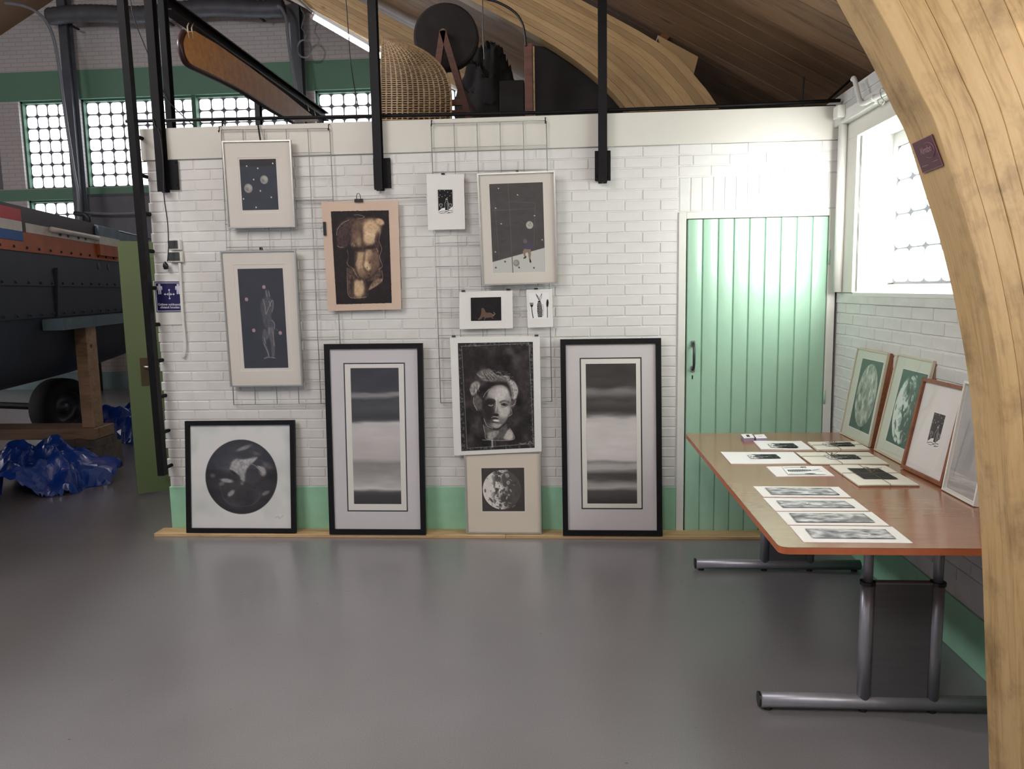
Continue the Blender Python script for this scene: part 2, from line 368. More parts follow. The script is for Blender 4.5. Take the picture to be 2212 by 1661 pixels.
def farwall():   # whitewashed brick too small to pick apart, with a painted green band between two heights
    m, nt, b = newmat('far_whitewashed_brick'); L = nt.links.new
    tc = N(nt, 'ShaderNodeTexCoord'); mp = N(nt, 'ShaderNodeMapping'); mp.inputs['Rotation'].default_value = (PI/2, 0, 0); L(tc.outputs['Object'], mp.inputs[0])
    br = N(nt, 'ShaderNodeTexBrick', Scale=1); br.inputs['Brick Width'].default_value = .22; br.inputs['Row Height'].default_value = .066; br.inputs['Mortar Size'].default_value = .007
    L(mp.outputs[0], br.inputs['Vector'])
    for k, c in (('Color1', (.52, .48, .47)), ('Color2', (.48, .44, .43)), ('Mortar', (.40, .36, .35))): br.inputs[k].default_value = (*c, 1)
    sp = N(nt, 'ShaderNodeSeparateXYZ'); L(tc.outputs['Object'], sp.inputs[0])
    def step(z, gt):
        k = N(nt, 'ShaderNodeMath', operation='GREATER_THAN' if gt else 'LESS_THAN'); L(sp.outputs['Z'], k.inputs[0]); k.inputs[1].default_value = z; return k
    a = step(4.86, True); c = step(5.33, False); mu = N(nt, 'ShaderNodeMath', operation='MULTIPLY'); L(a.outputs[0], mu.inputs[0]); L(c.outputs[0], mu.inputs[1])
    d = step(3.42, False); e = step(3.23, True); m2 = N(nt, 'ShaderNodeMath', operation='MULTIPLY'); L(d.outputs[0], m2.inputs[0]); L(e.outputs[0], m2.inputs[1])
    ad = N(nt, 'ShaderNodeMath', operation='ADD'); L(mu.outputs[0], ad.inputs[0]); L(m2.outputs[0], ad.inputs[1])
    mx = N(nt, 'ShaderNodeMix', data_type='RGBA'); L(ad.outputs[0], mx.inputs[0]); L(br.outputs[0], mx.inputs[6]); mx.inputs[7].default_value = (.13, .25, .17, 1)
    L(mx.outputs[2], b.inputs['Base Color']); b.inputs['Roughness'].default_value = .8
    bp = N(nt, 'ShaderNodeBump', Strength=.4, Distance=.004, invert=True); L(br.outputs['Fac'], bp.inputs['Height']); L(bp.outputs[0], b.inputs['Normal'])
    return m
M['far_wall'] = farwall()
M['plain_wall'] = pbr('grey_white_render', (.42, .40, .39), .8, var=.06)
# ------------------------------------------------------------------ setting
XL = -4.376; ZT = 2.66; ZF = 2.461; ZG = .309; RS = .55; RZ = 2.85; RX = -8.24; YF = 7.8; YB = -9.5; XW = -16.0
XJ = -.974; SILL = 1.545; HEAD = 2.435; WY0 = -2.28; WY1 = -.275
def rz(x): return RZ+RS*(-x) if x > RX else RZ+RS*(-RX)-RS*(RX-x)
struct('floor', MB().box((XW, YB, -.1), (.35, YF+.3, 0)), M['floor'], org=(-4, -2, 0))
# right wall with window openings
rw = MB()
def wall_x(mb, x0, x1, y0, y1, zt, holes):
    ys = y0
    for (a, b, z0, z1) in holes:
        mb.box((x0, ys, 0), (x1, a, zt)); mb.box((x0, a, 0), (x1, b, z0)); mb.box((x0, a, z1), (x1, b, zt)); ys = b
    mb.box((x0, ys, 0), (x1, y1, zt))
# core of the wall sits 6 mm behind the brick faces
wall_x(rw, .0045, .30, YB, YF, 2.74, [(-8.7, -6.6, SILL, HEAD), (-5.4, -3.3, SILL, HEAD), (WY0, WY1, SILL, HEAD)])
WR = struct('wall_right', rw, M['mortar'], org=(0, -1, 0))
BLEN, BH, JT = .22, .0652, .0075
def brickmesh(l, h, d, name, mat, c=.0028):
    mb = MB().add([(-l/2, d, -h/2), (l/2, d, -h/2), (l/2, d, h/2), (-l/2, d, h/2),
                   (-l/2, c, -h/2), (l/2, c, -h/2), (l/2, c, h/2), (-l/2, c, h/2),
                   (-l/2+c, 0, -h/2+c), (l/2-c, 0, -h/2+c), (l/2-c, 0, h/2-c), (-l/2+c, 0, h/2-c)],
                  [(0, 1, 5, 4), (1, 2, 6, 5), (2, 3, 7, 6), (3, 0, 4, 7), (4, 5, 9, 8), (5, 6, 10, 9), (6, 7, 11, 10), (7, 4, 8, 11), (8, 9, 10, 11)])
    me = mb.mesh(name, (0, 0, 0)); fixn(me); me.materials.append(mat); return me
_bc = {}
def getbrick(l, h, mat, d=.02):
    k = (round(l, 2), round(h, 3), mat.name)
    if k not in _bc: _bc[k] = brickmesh(k[0], h, d, 'brick', mat)
    return _bc[k]
def lay(rows, z0, a0, a1, skip, length=BLEN, h=BH, off=.0, ragged=None):
    out = []
    for r in range(rows):
        z = z0+(r+.5)*h; x = a1-(length/2 if (r % 2) else 0)-off
        edges = [a1]
        while x > a0+.03:
            if x < a1-.02: edges.append(x)
            x -= length
        edges.append(a0)
        for b, a in zip(edges[:-1], edges[1:]):
            if b-a < .045: continue
            if skip((a+b)/2, z): continue
            out.append((a, b, z))
    return out
# partition wall
pw = MB()
pw.box((XL+.006, .0042, 0), (XJ, .11, ZF)); pw.box((XJ, .0042, 2.054), (-.0, .11, ZF)); pw.box((XL+.006, .11, 0), (XL+.11, 6.0, ZF))
WP = struct('wall_partition', pw, M['mortar'], org=(-2.5, 0, 0))
bl = lay(33, ZG, XL, XJ-.004, lambda x, z: False)
bl += [(a, b, z) for (a, b, z) in lay(3, 2.27, XJ-.004, -.012, lambda x, z: False, off=.11)]
bl.sort(key=lambda t: -(t[0]+t[1])/2)
stuffb = MB()
for i, (a, b, z) in enumerate(bl):
    jy = random.uniform(-.0012, .0012); l = b-a-JT; dz = random.uniform(-.0008, .0008)
    if i < 286:
        me = getbrick(l, BH-JT, M['white_brick'])
        inst('brick', me, WP, ((a+b)/2, jy, z+dz), (random.uniform(-.006, .006), random.uniform(-.004, .004), random.uniform(-.004, .004)), (l/round(l, 2), 1, 1))
    else:
        rag = random.uniform(-.012, .012) if a == XL else 0
        x0, x1, z0, z1 = a+JT/2+rag, b-JT/2, z-(BH-JT)/2+dz, z+(BH-JT)/2+dz; c = .003
        stuffb.add([(x0, jy+.02, z0), (x1, jy+.02, z0), (x1, jy+.02, z1), (x0, jy+.02, z1), (x0, jy+c, z0), (x1, jy+c, z0), (x1, jy+c, z1), (x0, jy+c, z1), (x0+c, jy, z0+c), (x1-c, jy, z0+c), (x1-c, jy, z1-c), (x0+c, jy, z1-c)],
                   [(0, 4, 5, 1), (1, 5, 6, 2), (2, 6, 7, 3), (3, 7, 4, 0), (4, 8, 9, 5), (5, 9, 10, 6), (6, 10, 11, 7), (7, 11, 8, 4), (8, 11, 10, 9)])
part('brickwork', stuffb, M['white_brick'], WP, kind='stuff')
sol = getbrick(.062, .20, M['white_brick'])
k = 14; wv = (-.012-XJ)/k
for i in range(k):
    inst('brick', sol, WP, (XJ+wv*(i+.5), random.uniform(-.001, .001), 2.162), (0, random.uniform(-.012, .012), 0), (1, 1, 1.02))
# fascia boards above the bricks, split at the steel posts
xs = [XL-.02]+[onY(a_, 300, -.03)[0] for a_ in (349, 817, 1301)]+[-.012]
for i in range(4):
    struct('trim_%d' % (i+1), MB().bbox((xs[i], -.012, ZF+.0015), (xs[i+1]-.003, .12, ZT), .003), M['fascia'], org=((xs[i]+xs[i+1])/2, 0, ZF))
struct('trim_5', MB().box((XL, .12, ZT-.1), (0, 6.0, ZT-.02)), M['old_wood'], org=(-2, 3, ZT))     # loft deck
struct('baseboard_back', MB().bbox((XL-.002, -.004, 0), (XJ-.002, .02, ZG-.002), .002), M['green_base'], org=(-2.6, 0, 0))
struct('baseboard_partition_end', MB().bbox((XL-.004, .021, 0), (XL+.01, 6, ZG-.002), .002), M['green_base'], org=(XL, 3, 0))
# right wall bricks
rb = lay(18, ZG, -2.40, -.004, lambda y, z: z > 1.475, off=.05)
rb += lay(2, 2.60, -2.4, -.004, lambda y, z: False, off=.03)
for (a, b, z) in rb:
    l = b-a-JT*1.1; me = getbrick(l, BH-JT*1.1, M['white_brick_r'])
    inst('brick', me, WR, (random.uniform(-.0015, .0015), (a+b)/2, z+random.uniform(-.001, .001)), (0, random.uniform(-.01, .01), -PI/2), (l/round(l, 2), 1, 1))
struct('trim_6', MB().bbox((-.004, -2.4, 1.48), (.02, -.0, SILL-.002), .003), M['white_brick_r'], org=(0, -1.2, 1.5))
struct('trim_7', MB().bbox((-.012, -2.4, HEAD), (.02, .0, 2.53), .002).bbox((-.012, WY1, SILL), (.02, -.0, HEAD), .002), M['fascia'], org=(0, -1.2, 2.4))
struct('trim_8', MB().bbox((-.055, -2.5, 2.53), (.02, -.0, 2.60), .004), M['frame_white'], org=(0, -1.2, 2.55))
struct('baseboard_right', MB().bbox((-.006, -9, 0), (.02, -.0, .232), .002), M['green_base'], org=(0, -1.2, 0))
# sloping window board
sb = MB().hexa([(-.006, WY0, SILL-.02), (.24, WY0, SILL-.02), (.24, WY1, SILL-.02), (-.006, WY1, SILL-.02), (-.006, WY0, SILL), (.24, WY0, 1.598), (.24, WY1, 1.598), (-.006, WY1, SILL)])
# glass blocks
def blockmesh(s, depth, name, mat):   # rounded square pillow facing -Y
    pts = []; r = s*.24; h = s/2
    for cx, cz, a0 in ((h-r, h-r, 0), (-h+r, h-r, 90), (-h+r, -h+r, 180), (h-r, -h+r, 270)):
        for k in range(4):
            a = math.radians(a0+30*k); pts.append((cx+r*math.cos(a), cz+r*math.sin(a)))
    n = len(pts); vs = [(x, depth, z) for x, z in pts]+[(x, .006, z) for x, z in pts]+[(x*.965, 0, z*.965) for x, z in pts]
    fs = []
    for i in range(n):
        j = (i+1) % n
        fs += [(i, j, n+j, n+i), (n+i, n+j, 2*n+j, 2*n+i)]
    fs.append(tuple(range(2*n, 3*n)))
    me = MB().add(vs, fs).mesh(name, (0, 0, 0)); fixn(me); me.materials.append(M['block_side'] if mat is M['block_far'] else M['block_side_near']); me.materials.append(mat)
    me.polygons[len(fs)-1].material_index = 1
    return me
bn = blockmesh(.1855, .05, 'glass_block', M['block_near'])
def win_right(name, y0, y1, full):
    w = bpy.data.objects.new(name, None); COL.objects.link(w); w.location = (.2, (y0+y1)/2, SILL); ORG[w.name] = np.array(w.location); w['kind'] = 'structure'
    jm = MB().box((.215, y0, SILL), (.25, y1, HEAD))
    part('mortar_grid', jm, M['joint_near'], w)
    part('window_sill', sb, M['frame_white'], w) if full else None
    part('window_frame', MB().box((.19, y0, 2.362), (.215, y1, HEAD)).box((.19, y1-.03, 1.598), (.215, y1, 2.362)), M['frame_white'], w)
    n = int((y1-y0-.03)/.19)
    for i in range(n):
        for j in range(4):
            inst('glass_block', bn, w, (.204, y1-.03-.19*(i+.5), 1.60+.19*(j+.5)), (0, 0, -PI/2))
    return w
win_right('window_1', WY0, WY1, True)
# the windows beyond the arch stay outside the frame: plain openings with a glowing block wall
for nm, (a, b) in (('window_2', (-5.4, -3.3)), ('window_3', (-8.7, -6.6))):
    o = struct(nm, MB().box((.215, a, SILL), (.25, b, HEAD)), M['block_joint'], org=(.2, (a+b)/2, SILL))
# far wall of the hall
fwm = MB()
def wall_y(mb, y0, y1, x0, x1, topf, holes):
    """wall across X with gable top"""
    cuts = sorted({x0, x1, RX}|{h[0] for h in holes}|{h[1] for h in holes})
    for a, b in zip(cuts[:-1], cuts[1:]):
        zz = [(0, None)]; hs = sorted([h for h in holes if h[0] <= a+1e-6 and h[1] >= b-1e-6], key=lambda h: h[2])
        z = 0
        for h in hs:
            if h[2] > z: mb.box((a, y0, z), (b, y1, h[2]))
            z = h[3]
        mb.hexa([(a, y0, z), (b, y0, z), (b, y1, z), (a, y1, z), (a, y0, topf(a)+.09), (b, y0, topf(b)+.09), (b, y1, topf(b)+.09), (a, y1, topf(a)+.09)])
FW = [(-10.80, -9.98, 3.43, 4.87), (-9.73, -6.02, 3.43, 4.87), (-5.73, -2.6, 3.43, 4.87), (-10.80, -9.98, 1.4, 3.24), (-14.6, -11.2, 3.43, 4.87)]
wall_y(fwm, YF, YF+.3, XW, .3, rz, FW)
WB = struct('wall_back', fwm, M['far_wall'], org=(-8, YF, 0))
bf = blockmesh(.187, .05, 'glass_block', M['block_far'])
def win_back(name, x0, x1, z0, z1, mull=()):
    w = bpy.data.objects.new(name, None); COL.objects.link(w); w.location = ((x0+x1)/2, YF, z0); ORG[w.name] = np.array(w.location); w['kind'] = 'structure'
    part('mortar_grid', MB().box((x0, YF+.15, z0), (x1, YF+.2, z1)), M['block_joint'], w)
    fr = MB().box((x0, YF+.06, z1-.035), (x1, YF+.15, z1)).box((x0, YF+.06, z0), (x1, YF+.15, z0+.02)).box((x0, YF+.06, z0), (x0+.03, YF+.15, z1)).box((x1-.03, YF+.06, z0), (x1, YF+.15, z1))
    for m in mull: fr.box((m-.035, YF+.02, z0), (m+.035, YF+.15, z1))
    part('window_frame', fr, M['far_frame'], w)
    segs = [x0+.03]+[q for m in mull for q in (m-.035, m+.035)]+[x1-.03]
    for a, b in zip(segs[::2], segs[1::2]):
        n = max(1, round((b-a)/.2)); pw_ = (b-a)/n; m_ = round((z1-z0-.055)/.2); ph = (z1-z0-.055)/m_
        for i in range(n):
            for j in range(m_):
                p = (a+pw_*(i+.5), YF+.14, z0+.02+ph*(j+.5))
                inst('glass_block', bf, w, p, None, (pw_/.2, 1, ph/.2))
win_back('window_4', *FW[0]); win_back('window_5', *FW[1], mull=(-7.78,)); win_back('window_6', *FW[2]); win_back('window_7', *FW[3])
struct('window_8', MB().box((-14.6, YF+.15, 3.43), (-11.2, YF+.2, 4.87)), M['block_joint'], org=(-13, YF, 3.4))
struct('baseboard_hall', MB().box((XW, YF-.02, 0), (XL, YF, .30)), pbr('pale_blue_plinth', (.22, .33, .36), .6), org=(-9, YF, 0))
struct('wall_left', MB().box((XW-.3, YB, 0), (XW, YF+.3, 2.9)), M['plain_wall'], org=(XW, 0, 0))
fr_ = MB(); wall_y(fr_, YB-.3, YB, XW, .3, rz, [(-10.0, -4.0, 0, 4.0)])
struct('wall_front', fr_, M['plain_wall'], org=(-8, YB, 0))
# roof: boards running up the slope
CE = struct('ceiling', MB().hexa([(RX, YB, rz(RX)+.06), (.3, YB, rz(.3)+.06), (.3, YF, rz(.3)+.06), (RX, YF, rz(RX)+.06), (RX, YB, rz(RX)+.14), (.3, YB, rz(.3)+.14), (.3, YF, rz(.3)+.14), (RX, YF, rz(RX)+.14)])
            .hexa([(XW-.3, YB, rz(XW)), (RX, YB, rz(RX)), (RX, YF, rz(RX)), (XW-.3, YF, rz(XW)), (XW-.3, YB, rz(XW)+.1), (RX, YB, rz(RX)+.1), (RX, YF, rz(RX)+.1), (XW-.3, YF, rz(XW)+.1)]), M['roof'], org=(RX, 0, 7))
L_ = 8.6; pwid = .19
mbp = MB(); hw = pwid/2-.001; cc = .003
mbp.add([(0, -hw, 0), (L_, -hw, 0), (L_, -hw+cc, -.012), (0, -hw+cc, -.012), (0, hw, 0), (L_, hw, 0), (L_, hw-cc, -.012), (0, hw-cc, -.012)],
        [(0, 1, 2, 3), (3, 2, 6, 7), (7, 6, 5, 4), (4, 5, 1, 0)], [(0, 0), (L_, 0), (L_, .01), (0, .01), (0, .19), (L_, .19), (L_, .18), (0, .18)])
pme = mbp.mesh('roof_board', (0, 0, 0)); fixn(pme); pme.materials.append(M['roof'])
ang = math.atan(RS)
y = -3.6
while y < YF-.05:
    x0 = RX; inst('roof_board', pme, CE, (x0, y, rz(x0)+.05), (0, ang, 0), (1.11, 1, 1)); y += pwid
inner = [(-.345, 0), (-.385, .45), (-.415, .79), (-.44, 1.0), (-.475, 1.27), (-.517, 1.475), (-.575, 1.69), (-.643, 1.885), (-.692, 2.02), (-.735, 2.10), (-.80, 2.225), (-.885, 2.37), (-1.02, 2.60), (-1.22, 2.88), (-1.416, 3.095), (-1.737, 3.34), (-2.3, 3.66), (-3.4, 4.27), (-8.24, 6.95)]
outer = [(-.004, 0), (-.006, .45), (-.008, .79), (-.012, 1.0), (-.03, 1.27), (-.055, 1.475), (-.09, 1.70), (-.14, 1.93), (-.19, 2.10), (-.235, 2.22), (-.30, 2.37), (-.385, 2.55), (-.48, 2.73), (-.573, 2.888), (-.70, 3.06), (-.98, 3.33), (-1.85, 3.82), (-3.2, 4.56), (-8.24, 7.33)]
def resamp(c, n):
    c = np.array(c); out = []
    # catmull-rom through the points
    m = len(c)
    for t in np.linspace(0, m-1, n):
        i = min(int(t), m-2); f = t-i; p0, p1, p2, p3 = c[max(i-1, 0)], c[i], c[i+1], c[min(i+2, m-1)]
        out.append(.5*((2*p1)+(-p0+p2)*f+(2*p0-5*p1+4*p2-p3)*f*f+(-p0+3*p1-3*p2+p3)*f**3))
    return np.array(out)
IN = resamp(inner, 73); OU = resamp(outer, 73)
def arch(Y0, Y1, label, nl, n0=0, mat='glulam', group=None):
    t = thing('glulam_arch', label, 'arch', ((-.2), (Y0+Y1)/2, 0), group)
    cum = np.concatenate([[0], np.cumsum(np.linalg.norm(np.diff((IN+OU)/2, axis=0), axis=1))])
    for k in range(nl):
        a, b = k/nl, (k+1)/nl; g = .0007
        dy = random.uniform(-.0025, .0025)
        mb = MB(); vs = []; uv = []; ch = .0018
        for i in range(len(IN)):
            d = OU[i]-IN[i]; ln = np.linalg.norm(d); e = d/ln
            p = IN[i]+d*a+e*(g*.5 if k else 0); q = IN[i]+d*b-e*g*.5
            for (pt, yy, v) in ((p+e*ch, Y0+dy, a*ln+ch), (q-e*ch, Y0+dy, b*ln), (q, Y0+dy+ch, b*ln+.0), (q, Y1, b*ln+.3), (p, Y1, a*ln+.5), (p, Y0+dy+ch, a*ln+.9)):
                vs.append((pt[0], yy, pt[1])); uv.append((cum[i], v))
        fs = []
        for i in range(len(IN)-1):
            for j in range(6): fs.append((i*6+j, i*6+(j+1) % 6, (i+1)*6+(j+1) % 6, (i+1)*6+j))
        fs += [tuple(range(5, -1, -1)), tuple(range((len(IN)-1)*6, len(IN)*6))]
        mb.add(vs, fs, uv); part('lamination', mb, M[mat], t)
    # shoulder block where the straight rafter begins
    sh = MB().extrude([(-.985, 3.335), (-.745, 3.105), (-.712, 3.235), (-1.0, 3.395)], Y0+.01, Y1-.01, 1)
    part('shoulder_block', sh, M[mat], t)
    return t
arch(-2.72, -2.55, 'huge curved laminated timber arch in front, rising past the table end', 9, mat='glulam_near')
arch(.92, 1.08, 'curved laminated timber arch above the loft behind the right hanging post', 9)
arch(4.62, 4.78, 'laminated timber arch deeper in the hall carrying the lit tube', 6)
arch(-6.42, -6.26, 'laminated timber arch behind the viewpoint', 3) if False else None
# ------------------------------------------------------------------ art canvases
class CV:
    def __init__(s, w, h, base, x0=0, y0=0, sx=1., sy=1.):
        s.w, s.h = w, h; s.a = np.zeros((h, w, 3)); s.a[:] = base
        s.X, s.Y = np.meshgrid((np.arange(w)+.5)*sx+x0, (np.arange(h)+.5)*sy+y0)
        s.px = (sx+sy)/2
    def mixin(s, m, v): 
        v = np.array(v, float) if hasattr(v, '__len__') else np.array([v]*3, float)
        m = np.clip(m, 0, 1)[..., None]; s.a = s.a*(1-m)+v*m
    def blob(s, cx, cy, rx, ry, v, al=1., ang=0, soft=.5):
        c, t = math.cos(math.radians(ang)), math.sin(math.radians(ang)); dx, dy = s.X-cx, s.Y-cy
        r = np.sqrt(((dx*c+dy*t)/rx)**2+((-dx*t+dy*c)/ry)**2)
        e = max(soft, s.px/max(min(rx, ry), 1e-6)); m = np.clip((1+e/2-r)/e, 0, 1); m = m*m*(3-2*m); s.mixin(m*al, v)
    def line(s, pts, w, v, al=1., curve=True):
        P = np.array(pts, float)
        if curve and len(P) > 2: P = resamp(P, len(P)*5)
        d = np.full(s.X.shape, 1e9)
        for a, b in zip(P[:-1], P[1:]):
            ab = b-a; L2 = max(ab@ab, 1e-9); t = np.clip(((s.X-a[0])*ab[0]+(s.Y-a[1])*ab[1])/L2, 0, 1)
            d = np.minimum(d, np.hypot(s.X-a[0]-t*ab[0], s.Y-a[1]-t*ab[1]))
        e = max(s.px, w*(.3 if w < 12 else 1.3)); s.mixin(np.clip((w/2+e/2-d)/e, 0, 1)*al, v)
    def pmask(s, pts, curve=False):
        P = np.array(pts, float)
        if curve: P = resamp(np.vstack([P, P[:1]]), len(P)*6)
        ins = np.zeros(s.X.shape, bool); n = len(P)
        for i in range(n):
            x0, y0 = P[i]; x1, y1 = P[(i+1) % n]
            if y0 == y1: continue
            c = ((y0 > s.Y) != (y1 > s.Y)) & (s.X < (x1-x0)*(s.Y-y0)/(y1-y0)+x0); ins ^= c
        return ins.astype(float)
    def poly(s, pts, v, al=1., blur=1, curve=False, tex=None):
        m = s.pmask(pts, curve)
        m = blurf(m, blur)
        if tex is not None: m = m*tex
        s.mixin(m*al, v)
def blurf(m, k):
    for _ in range(2):
        for _i in range(int(k)):
            q = np.pad(m, 1, mode='edge'); m = (q[1:-1, :-2]+q[1:-1, 2:]+2*q[1:-1, 1:-1])/4
            q = np.pad(m, 1, mode='edge'); m = (q[:-2, 1:-1]+q[2:, 1:-1]+2*q[1:-1, 1:-1])/4
    return m
def fbm(h, w, cell, oct=4, sx=1., sy=1., seed=0):
    r = np.random.RandomState(seed); out = np.zeros((h, w)); amp = 1; tot = 0
    for o in range(oct):
        gh, gw = max(2, int(h/(cell*sy))+3), max(2, int(w/(cell*sx))+3); g = r.rand(gh, gw)
        yy = np.linspace(0, gh-1.001, h); xx = np.linspace(0, gw-1.001, w); yi = yy.astype(int); xi = xx.astype(int)
        fy = (yy-yi)[:, None]; fx = (xx-xi)[None]; fy = fy*fy*(3-2*fy); fx = fx*fx*(3-2*fx)
        A = g[yi][:, xi]*(1-fx)+g[yi][:, xi+1]*fx; B = g[yi+1][:, xi]*(1-fx)+g[yi+1][:, xi+1]*fx
        out += amp*(A*(1-fy)+B*fy); tot += amp; amp *= .55; cell /= 2
    return out/tot
def artmesh(cv, P, nrml, name, lift=0., deckle=0.):
    """P: 4 corners TL,TR,BR,BL in world; returns mesh (built in world coords, org subtracted later)"""
    h, w = cv.h, cv.w; u = np.linspace(0, 1, w); v = np.linspace(0, 1, h); U, V = np.meshgrid(u, v)
    P = [np.array(p, float) for p in P]; nn = nrm(nrml)
    if deckle:
        r = np.random.RandomState(3); e = lambda n: blurf(r.rand(1, n), 1)[0]*deckle
        a, b, c, d = e(w), e(w), e(h), e(h)
        V = V*(1-a[None]-b[None])+a[None]; U = U*(1-c[:, None]-d[:, None])+c[:, None]
    Q = ((1-U)*(1-V))[..., None]*P[0]+(U*(1-V))[..., None]*P[1]+(U*V)[..., None]*P[2]+((1-U)*V)[..., None]*P[3]+nn*lift
    return Q.reshape(-1, 3), cv.a.reshape(-1, 3), (h, w)
def tone(l): return np.minimum(l*(.75+.85*l/(l+.06)), .84)
def srgb_lin(a):
    a = np.clip(a, 0, 1); return np.where(a < .04045, a/12.92, ((a+.055)/1.055)**2.4)
def artobj(cv, P, nrml, parent, name='print', lift=.0004, deckle=0., org=None, back=None):
    v, col, (h, w) = artmesh(cv, P, nrml, name, lift, deckle)
    og = ORG[parent.name] if parent is not None else np.array(org, float)
    me = bpy.data.meshes.new(name); n = h*w
    I = np.arange(n).reshape(h, w); a, b, c, d = I[:-1, :-1].ravel(), I[1:, :-1].ravel(), I[1:, 1:].ravel(), I[:-1, 1:].ravel()
    q = np.stack([a, b, c, d], 1); nf = len(q)
    # orient
    k = nf//2; p0, p1, p3 = v[q[k][0]], v[q[k][1]], v[q[k][3]]
    if np.cross(p1-p0, p3-p0)@nrm(nrml) < 0: q = q[:, ::-1]
    me.vertices.add(n); me.vertices.foreach_set('co', (v-og).astype('f').ravel())
    me.loops.add(nf*4); me.loops.foreach_set('vertex_index', np.ascontiguousarray(q).astype('i').ravel())
    me.polygons.add(nf); me.polygons.foreach_set('loop_start', np.arange(0, nf*4, 4, dtype='i'))
    me.update(calc_edges=True)
    at = me.color_attributes.new('ink', 'FLOAT_COLOR', 'POINT')
    at.data.foreach_set('color', np.hstack([tone(srgb_lin(col)), np.ones((n, 1))]).astype('f').ravel())
    me.materials.append(M['art'])
    o = bpy.data.objects.new(name, me); COL.objects.link(o)
    if parent is not None: o.parent = parent
    else: o.location = tuple(og)
    ORG[o.name] = og
    return o
def g(v): return v
# -- torso (coordinates of a 1278x1661 study of the sheet)
def art_torso():
    c = CV(170, 252, .13, 220, 237, 845/170, 1253/252); c.a[:] = (.15, .125, .135)
    t = fbm(252, 170, 12, 4, seed=1); t2 = fbm(252, 170, 5, 3, seed=2)
    c.a += ((t-.5)*.05)[..., None]
    skin = (.70, .60, .49); mid = (.43, .355, .30); dk = (.15, .12, .125)
    tex = .55+.9*t2
    c.poly([(470, 320), (330, 410), (285, 560), (290, 700), (350, 740), (440, 700), (480, 600), (560, 480), (600, 380), (560, 330)], (.27, .22, .22), .8, 3, True, tex)   # left arm
    c.poly([(430, 1000), (410, 1200), (440, 1390), (690, 1395), (690, 1180), (600, 1080), (520, 1000)], mid, .55, 3, True, tex)    # thigh
    c.poly([(520, 420), (640, 350), (760, 330), (900, 345), (985, 380), (960, 450), (900, 560), (900, 700), (890, 900), (920, 1100), (800, 1180), (660, 1160), (540, 1060), (520, 900), (540, 780), (480, 700), (500, 560)], (.34, .28, .25), .9, 4, True, tex)
    c.blob(800, 480, 130, 120, skin, .9, 20, .7); c.blob(760, 600, 95, 90, (.72, .63, .52), .85, 0, .8); c.blob(930, 390, 65, 40, skin, .85, 25, .6)
    c.blob(600, 610, 75, 95, mid, .8, -20, .8); c.blob(620, 650, 40, 60, (.55, .46, .39), .6, 0, .9)
    c.blob(640, 920, 95, 160, skin, .75, 5, .8); c.blob(740, 820, 60, 70, skin, .75, 0, .8); c.blob(720, 980, 60, 60, (.74, .66, .54), .8, 0, .8); c.blob(820, 900, 90, 120, mid, .6, 0, .9); c.blob(650, 1060, 80, 60, mid, .7, 0, .8)
    c.blob(570, 1280, 85, 115, (.72, .62, .50), .85, 0, .7); c.blob(620, 1200, 25, 40, (.62, .55, .46), .9, 20, .6); c.blob(480, 1250, 30, 120, dk, .5, 0, .8)
    c.poly([(740, 1250), (820, 1170), (920, 1150), (930, 1190), (830, 1260), (720, 1300)], (.50, .42, .35), .85, 2, True, tex)
    for p in ([(480, 720), (600, 735), (760, 720), (880, 690)], [(660, 450), (660, 560), (650, 700)], [(540, 760), (560, 850), (530, 960), (570, 1100)], [(690, 800), (670, 900), (660, 980), (700, 1050)], [(700, 1160), (780, 1130), (860, 1040), (920, 990)], [(690, 1170), (700, 1300), (690, 1390)], [(640, 1160), (580, 1150), (500, 1080)]):
        c.line(p, 24, dk, .5)
    for p in ([(600, 350), (690, 330), (705, 315), (640, 295), (560, 292)], [(290, 700), (330, 720), (370, 715)], [(420, 930), (440, 970), (500, 1010), (560, 1120)], [(415, 1000), (408, 1180), (430, 1390), (680, 1398)], [(905, 450), (930, 520), (905, 640), (940, 750), (905, 860), (940, 980), (880, 1030)], [(930, 1040), (935, 1160), (850, 1230), (730, 1300)], [(430, 760), (445, 850), (415, 930)], [(820, 670), (850, 640), (870, 660)], [(860, 740), (885, 790)], [(300, 480), (380, 400), (480, 360)], [(285, 560), (300, 480)], [(500, 700), (520, 660), (540, 710)]):
        c.line(p, 7, (.62, .55, .48), .7)
    c.blob(620, 420, 60, 90, (.38, .31, .27), .6, 0, .9); c.blob(880, 600, 30, 90, dk, .5, 10, .9); c.blob(600, 760, 120, 24, dk, .6, 5, .8); c.blob(780, 735, 110, 20, dk, .6, -5, .8); c.blob(490, 860, 60, 120, dk, .6, 0, .9)
    for i in range(26):
        x = 300+i*9; c.line([(x, 640-i*9), (x+20, 540-i*8), (x+55, 450-i*4)], 4, (.36, .30, .29), .35)
    c.blob(715, 1000, 7, 10, dk, .7); c.blob(755, 935, 8, 10, dk, .8); c.blob(730, 1110, 9, 7, dk, .7)
    c.a *= (.9+.2*t2)[..., None]
    return c
